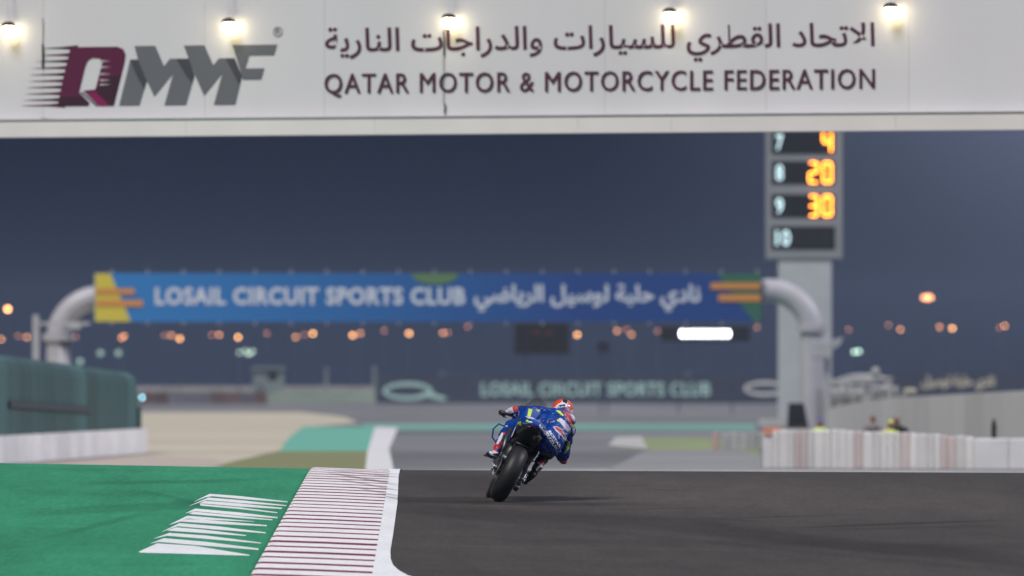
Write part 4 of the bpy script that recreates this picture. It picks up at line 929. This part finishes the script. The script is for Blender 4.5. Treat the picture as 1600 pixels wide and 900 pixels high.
# forks, bars, fender
mb = MB()
for s_ in (-1, 1): mb.tube([(s_ * .095, 1.43, .30), (s_ * .1, 1.30, .60), (s_ * .1, 1.17, .98)], [.024, .026, .028], 10)
bob('fork', mb, M['gold'])
mb = MB(); vs = []; fs = []; pr = [(-.075, .312), (-.04, .342), (.04, .342), (.075, .312), (.068, .308), (0, .334), (-.068, .308)]
for k in range(13):
    a = math.radians(35 + 105 * k / 12)
    for (x_, r_) in pr: vs.append((x_, 1.43 + r_ * math.cos(a), .30 + r_ * math.sin(a)))
for k in range(12):
    for q in range(7): fs.append((k * 7 + q, k * 7 + (q + 1) % 7, (k + 1) * 7 + (q + 1) % 7, (k + 1) * 7 + q))
mb.add(vs, fs); bob('front_fender', mb, M['blue'])
for s_ in (-1, 1):
    mb = MB(); mb.tube([(s_ * .10, 1.16, .93), (s_ * .2, 1.12, .915), (s_ * .335, 1.07, .895)], [.014, .015, .017], 10); bob('handlebar', mb, M['carbon'])
    mb = MB(); mb.tube([(s_ * .19, 1.16, .92), (s_ * .2, 1.21, .91), (s_ * .33, 1.20, .885)], .006, 8); bob('lever', mb, M['steel'])
    mb = MB(); mb.tube([(s_ * .13, .45, .44), (s_ * .18, .43, .43), (s_ * .255, .42, .425)], [.014, .012, .012], 8); mb.box((s_ * .15, .44, .46), (.03, .10, .10), bev=.01); bob('footrest', mb, M['alloy'])
mb = MB(); mb.ell((-.172, .30, .37), (.014, .05, .03), 10); mb.ell((-.175, .26, .30), (.012, .03, .024), 10); bob('gear_lever', mb, M['steel'])
mb = MB()
for s_ in (-1, 1):
    pts_ = [(s_ * .19, 1.28, .78), (s_ * .285, 1.26, .775), (s_ * .315, 1.26, .70), (s_ * .285, 1.26, .615), (s_ * .20, 1.28, .57)]
    for a, b in zip(pts_, pts_[1:]):
        a, b = Vector(a), Vector(b); c = (a + b) / 2; L_ = (b - a).length + .012; ang = math.atan2(b.z - a.z, b.x - a.x); mb.box(tuple(c), (L_, .17, .012), ry=-ang, bev=.004)
bob('winglet', mb, M['blue'], None, False)

# rider: one continuous body
bones = [('e', B(618, 398, .36), (.165, .15, .155)), ('e', B(640, 340, .50), (.175, .17, .16)), ('e', B(668, 278, .70), (.178, .18, .150)), ('e', B(690, 235, .82), (.14, .14, .10)),
    (B(618, 395, .36), .15, B(670, 270, .72), .15), (B(560, 285, .55), .085, B(610, 240, .8), .09),
    ('e', B(668, 214, .80), (.075, .12, .055)), (B(690, 215, .9), .07, B(712, 185, 1.02), .06),
    (B(650, 215, .88), .075, B(590, 205, .92), .066), (B(590, 205, .92), .066, B(515, 190, .99), .058), (B(515, 190, .99), .056, B(432, 178, 1.06), .044), (B(432, 178, 1.06), .043, B(375, 188, 1.12), .040), (B(375, 188, 1.12), .040, B(318, 203, 1.15), .029),
    (B(700, 235, .86), .09, B(762, 252, .86), .072), (B(762, 252, .86), .072, B(768, 330, .88), .058), (B(768, 330, .88), .058, B(745, 450, .93), .050), (B(745, 450, .93), .052, B(722, 538, .97), .044),
    (B(722, 538, .97), .044, B(670, 480, 1.08), .042), (B(670, 480, 1.08), .042, B(610, 425, 1.18), .030),
    (B(555, 365, .42), .11, B(450, 320, .66), .092), (B(450, 320, .66), .092, B(352, 292, .90), .066), (B(352, 292, .90), .062, B(318, 345, .80), .062), (B(318, 345, .80), .060, B(262, 440, .56), .046),
    (B(262, 440, .56), .047, B(248, 488, .48), .042), (B(250, 498, .47), .036, B(178, 503, .60), .024), ('e', B(215, 497, .53), (.06, .06, .03)),
    (B(640, 430, .42), .11, B(608, 478, .70), .085), (B(608, 478, .70), .082, B(590, 500, .84), .066), (B(590, 500, .84), .062, B(560, 548, .66), .058), (B(560, 548, .66), .056, B(520, 612, .46), .042),
    (B(520, 612, .46), .043, B(500, 640, .44), .040), (B(505, 640, .42), .034, B(450, 690, .58), .024)]
bd = RM @ Vector((1, 0, 0))
for (hc, sg) in ((B(290, 208, 1.19), -1), (B(598, 420, 1.2), 1)):
    bones.append((hc - bd * sg * -.0 + Vector((0, -.03, .004)), .030, hc + Vector((0, .01, .008)), .027))
    bones.append(('e', hc + Vector((0, -.01, .006)), (.043, .04, .030)))
    for f_ in range(4):
        k = hc + bd * (.026 - .019 * f_) + Vector((0, .03, .016)); L_ = (.9, 1.0, .95, .78)[f_]
        bones += [(k, .0115, k + Vector((0, .032 * L_, -.006)), .0105), (k + Vector((0, .032 * L_, -.006)), .0105, k + Vector((0, .036 * L_, -.034 * L_)), .0095), (k + Vector((0, .036 * L_, -.034 * L_)), .0095, k + Vector((0, .012, -.046 * L_)), .0085)]
    bones += [(hc + bd * sg * -.03 + Vector((0, -.02, -.004)), .013, hc + bd * sg * -.042 + Vector((0, .008, -.024)), .0115), (hc + bd * sg * -.042 + Vector((0, .008, -.024)), .011, hc + bd * sg * -.02 + Vector((0, .03, -.036)), .0095)]
me = blob(bones, 0.0075, 3, 0.045)
ZN = [('black', [(385, 130), (470, 130), (468, 160), (395, 158)]),
      ('glove', [(230, 150), (312, 150), (318, 250), (230, 262)]),
      ('white', [(312, 178), (345, 160), (362, 160), (372, 200), (345, 215), (312, 232)]), ('red', [(358, 150), (402, 146), (404, 188), (372, 196)]), ('white', [(404, 190), (448, 196), (442, 210), (404, 208)]),
      ('fluo', [(460, 206), (478, 186), (545, 180), (553, 195), (542, 211), (470, 213)]), ('white', [(432, 214), (522, 224), (516, 238), (434, 224)]),
      ('fluo', [(668, 182), (698, 187), (724, 216), (718, 226), (690, 205)]),
      ('white', [(768, 196), (800, 210), (810, 250), (800, 268), (782, 244)]), ('red', [(716, 184), (748, 196), (772, 204), (792, 240), (800, 275), (772, 286), (748, 244)]),
      ('fluo', [(780, 284), (803, 287), (800, 306), (782, 303)]),
      ('fluo', [(675, 248), (695, 250), (698, 264), (680, 262)]),
      ('red', [(654, 303), (680, 302), (708, 324), (722, 350), (740, 386), (712, 358), (676, 324)]),
      ('white', [(646, 298), (682, 296), (714, 318), (732, 350), (754, 402), (734, 400), (718, 380), (704, 356), (672, 332)]),
      ('white', [(688, 240), (706, 238), (742, 268), (772, 306), (780, 330), (764, 350), (748, 330), (720, 296), (692, 262)]),
      ('fluo', [(757, 402), (770, 406), (767, 447), (744, 484), (726, 492), (744, 455)]),
      ('white', [(788, 310), (803, 310), (800, 350), (790, 352)]), ('white', [(790, 395), (800, 395), (796, 412), (788, 412)]), ('white', [(776, 460), (788, 460), (782, 476), (774, 476)]),
      ('red', [(735, 480), (790, 470), (775, 520), (745, 530)]) if False else ('red', [(690, 548), (765, 540), (755, 580), (695, 590)]), ('black', [(640, 505), (690, 515), (705, 590), (650, 575)]),
      ('white', [(540, 296), (556, 286), (604, 352), (588, 360)]),
      ('red', [(296, 338), (346, 340), (344, 360), (296, 358)]), ('white', [(248, 420), (268, 372), (290, 340), (302, 346), (284, 394), (262, 424)]),
      ('white', [(196, 478), (222, 452), (232, 470), (262, 478), (262, 486), (212, 492)]), ('red', [(212, 458), (238, 420), (290, 402), (290, 425), (240, 478), (222, 470)]),
      ('black', [(270, 352), (400, 352), (400, 560), (100, 560), (100, 486), (290, 484)]), ('black', [(150, 488), (330, 488), (330, 560), (150, 560)]),
      ('white', [(536, 552), (552, 544), (582, 580), (572, 594)]), ('red', [(552, 540), (574, 536), (596, 562), (586, 584)]),
      ('black', [(380, 500), (648, 500), (640, 520), (640, 760), (380, 760)])]
IX = {'blue': 0, 'white': 1, 'red': 2, 'black': 3, 'fluo': 4, 'glove': 5}
for k in ('suit', 'suit_white', 'suit_red', 'suit_black', 'fluo', 'glove'): me.materials.append(M[k])
for p_ in me.polygons:
    u, v = 265 + p_.center.x * 657, 825 - p_.center.z * 657
    if p_.center.y > 1.10 and 540 < u < 640 and v < 460: p_.material_index = 5; continue
    for k, pl in ZN:
        if inpoly(u, v, pl): p_.material_index = IX[k]; break
rider = bpy.data.objects.new('person', me); COL.objects.link(rider); rider.location = O3; rider['wl'] = tuple(O3)
tag(rider, 'racer in blue leathers hanging off the right side of the motorcycle', 'person')
bvh = BVHTree.FromPolygons([v.co.copy() for v in me.vertices], [tuple(p_.vertices) for p_ in me.polygons])
def onsuit(o_, along, up):
    def fn(px, py, k):
        c = B(o_[0] + along[0] * px + up[0] * py, o_[1] + along[1] * px + up[1] * py, -1.0)
        h = bvh.ray_cast(c, Vector((0, 1, 0)))
        q = h[0] if h[0] is not None else Vector((c.x, .5, c.z))
        return q + Vector((0, -0.004 - k, 0))
    return fn
def sub_text(s, o_, L_, H_, m, bold=0.02):
    al = Vector((84, 126)).normalized(); up = Vector((126, -84)).normalized()
    mb = MB(); add_text(mb, s, 0, L_, H_, 0, onsuit(o_, al, up), 0.0, bold=bold); return obj('lettering', mb, m, rider, world=False)
sub_text('SUZUKI', (590, 348), 156, 23, M['print_white'], 0.035)
sub_text('ECSTAR', (616, 332), 140, 16, M['print_white'], 0.03)
# helmet
hc = B(718, 181, 1.06); mb = MB(); mb.ell(hc, (.119, .14, .119), 48); mb.ell(hc + Vector((.0, -.10, .03)), (.06, .07, .035), 24)
hl = obj('helmet', mb, M['bwhite'], rider, True, world=False)
HZ = [(1, [(636, 172), (648, 140), (690, 100), (724, 102), (706, 128), (664, 158)]), (2, [(722, 98), (754, 100), (750, 138), (716, 128)]), (1, [(752, 110), (785, 130), (806, 180), (768, 186), (756, 160)]),
      (3, [(690, 148), (735, 140), (735, 156), (700, 160)]), (1, [(690, 176), (730, 160), (744, 176), (700, 188)])]
for m in (M['orange_red'], M['carbon'], M['suit']): hl.data.materials.append(m)
for p_ in hl.data.polygons:
    u, v = 265 + p_.center.x * 657, 825 - p_.center.z * 657
    for k, pl in HZ:
        if inpoly(u, v, pl): p_.material_index = k; break
mb = MB(); mb.ell(hc + Vector((.01, .055, -.005)), (.112, .10, .06), 24); obj('visor', mb, M['carbon'], rider, True, world=False)
mb = MB()
for y_ in (0, .005, .010): pass
mb.prism([tuple(B(160, 497, .62)), tuple(B(245, 520, .44)), tuple(B(290, 520, .44)), tuple(B(200, 494, .63))], (0, 0, -.012)); obj('boot_sole', mb, M['carbon'], rider, world=False)

# ---------------------------------------------------------------- haze
hb = MB(); hb.box((0, 1750, 12.0), (3000, 3700, 28.0))
hm = bpy.data.materials.new('haze'); hm.use_nodes = True; hn = hm.node_tree; hn.nodes.clear()
ho = hn.nodes.new('ShaderNodeOutputMaterial'); pv = hn.nodes.new('ShaderNodeVolumePrincipled'); pv.inputs['Color'].default_value = (0.57, 0.70, 0.98, 1); pv.inputs['Density'].default_value = 0.00006
hn.links.new(pv.outputs[0], ho.inputs['Volume'])
obj('haze', hb, hm, None, kind='stuff')
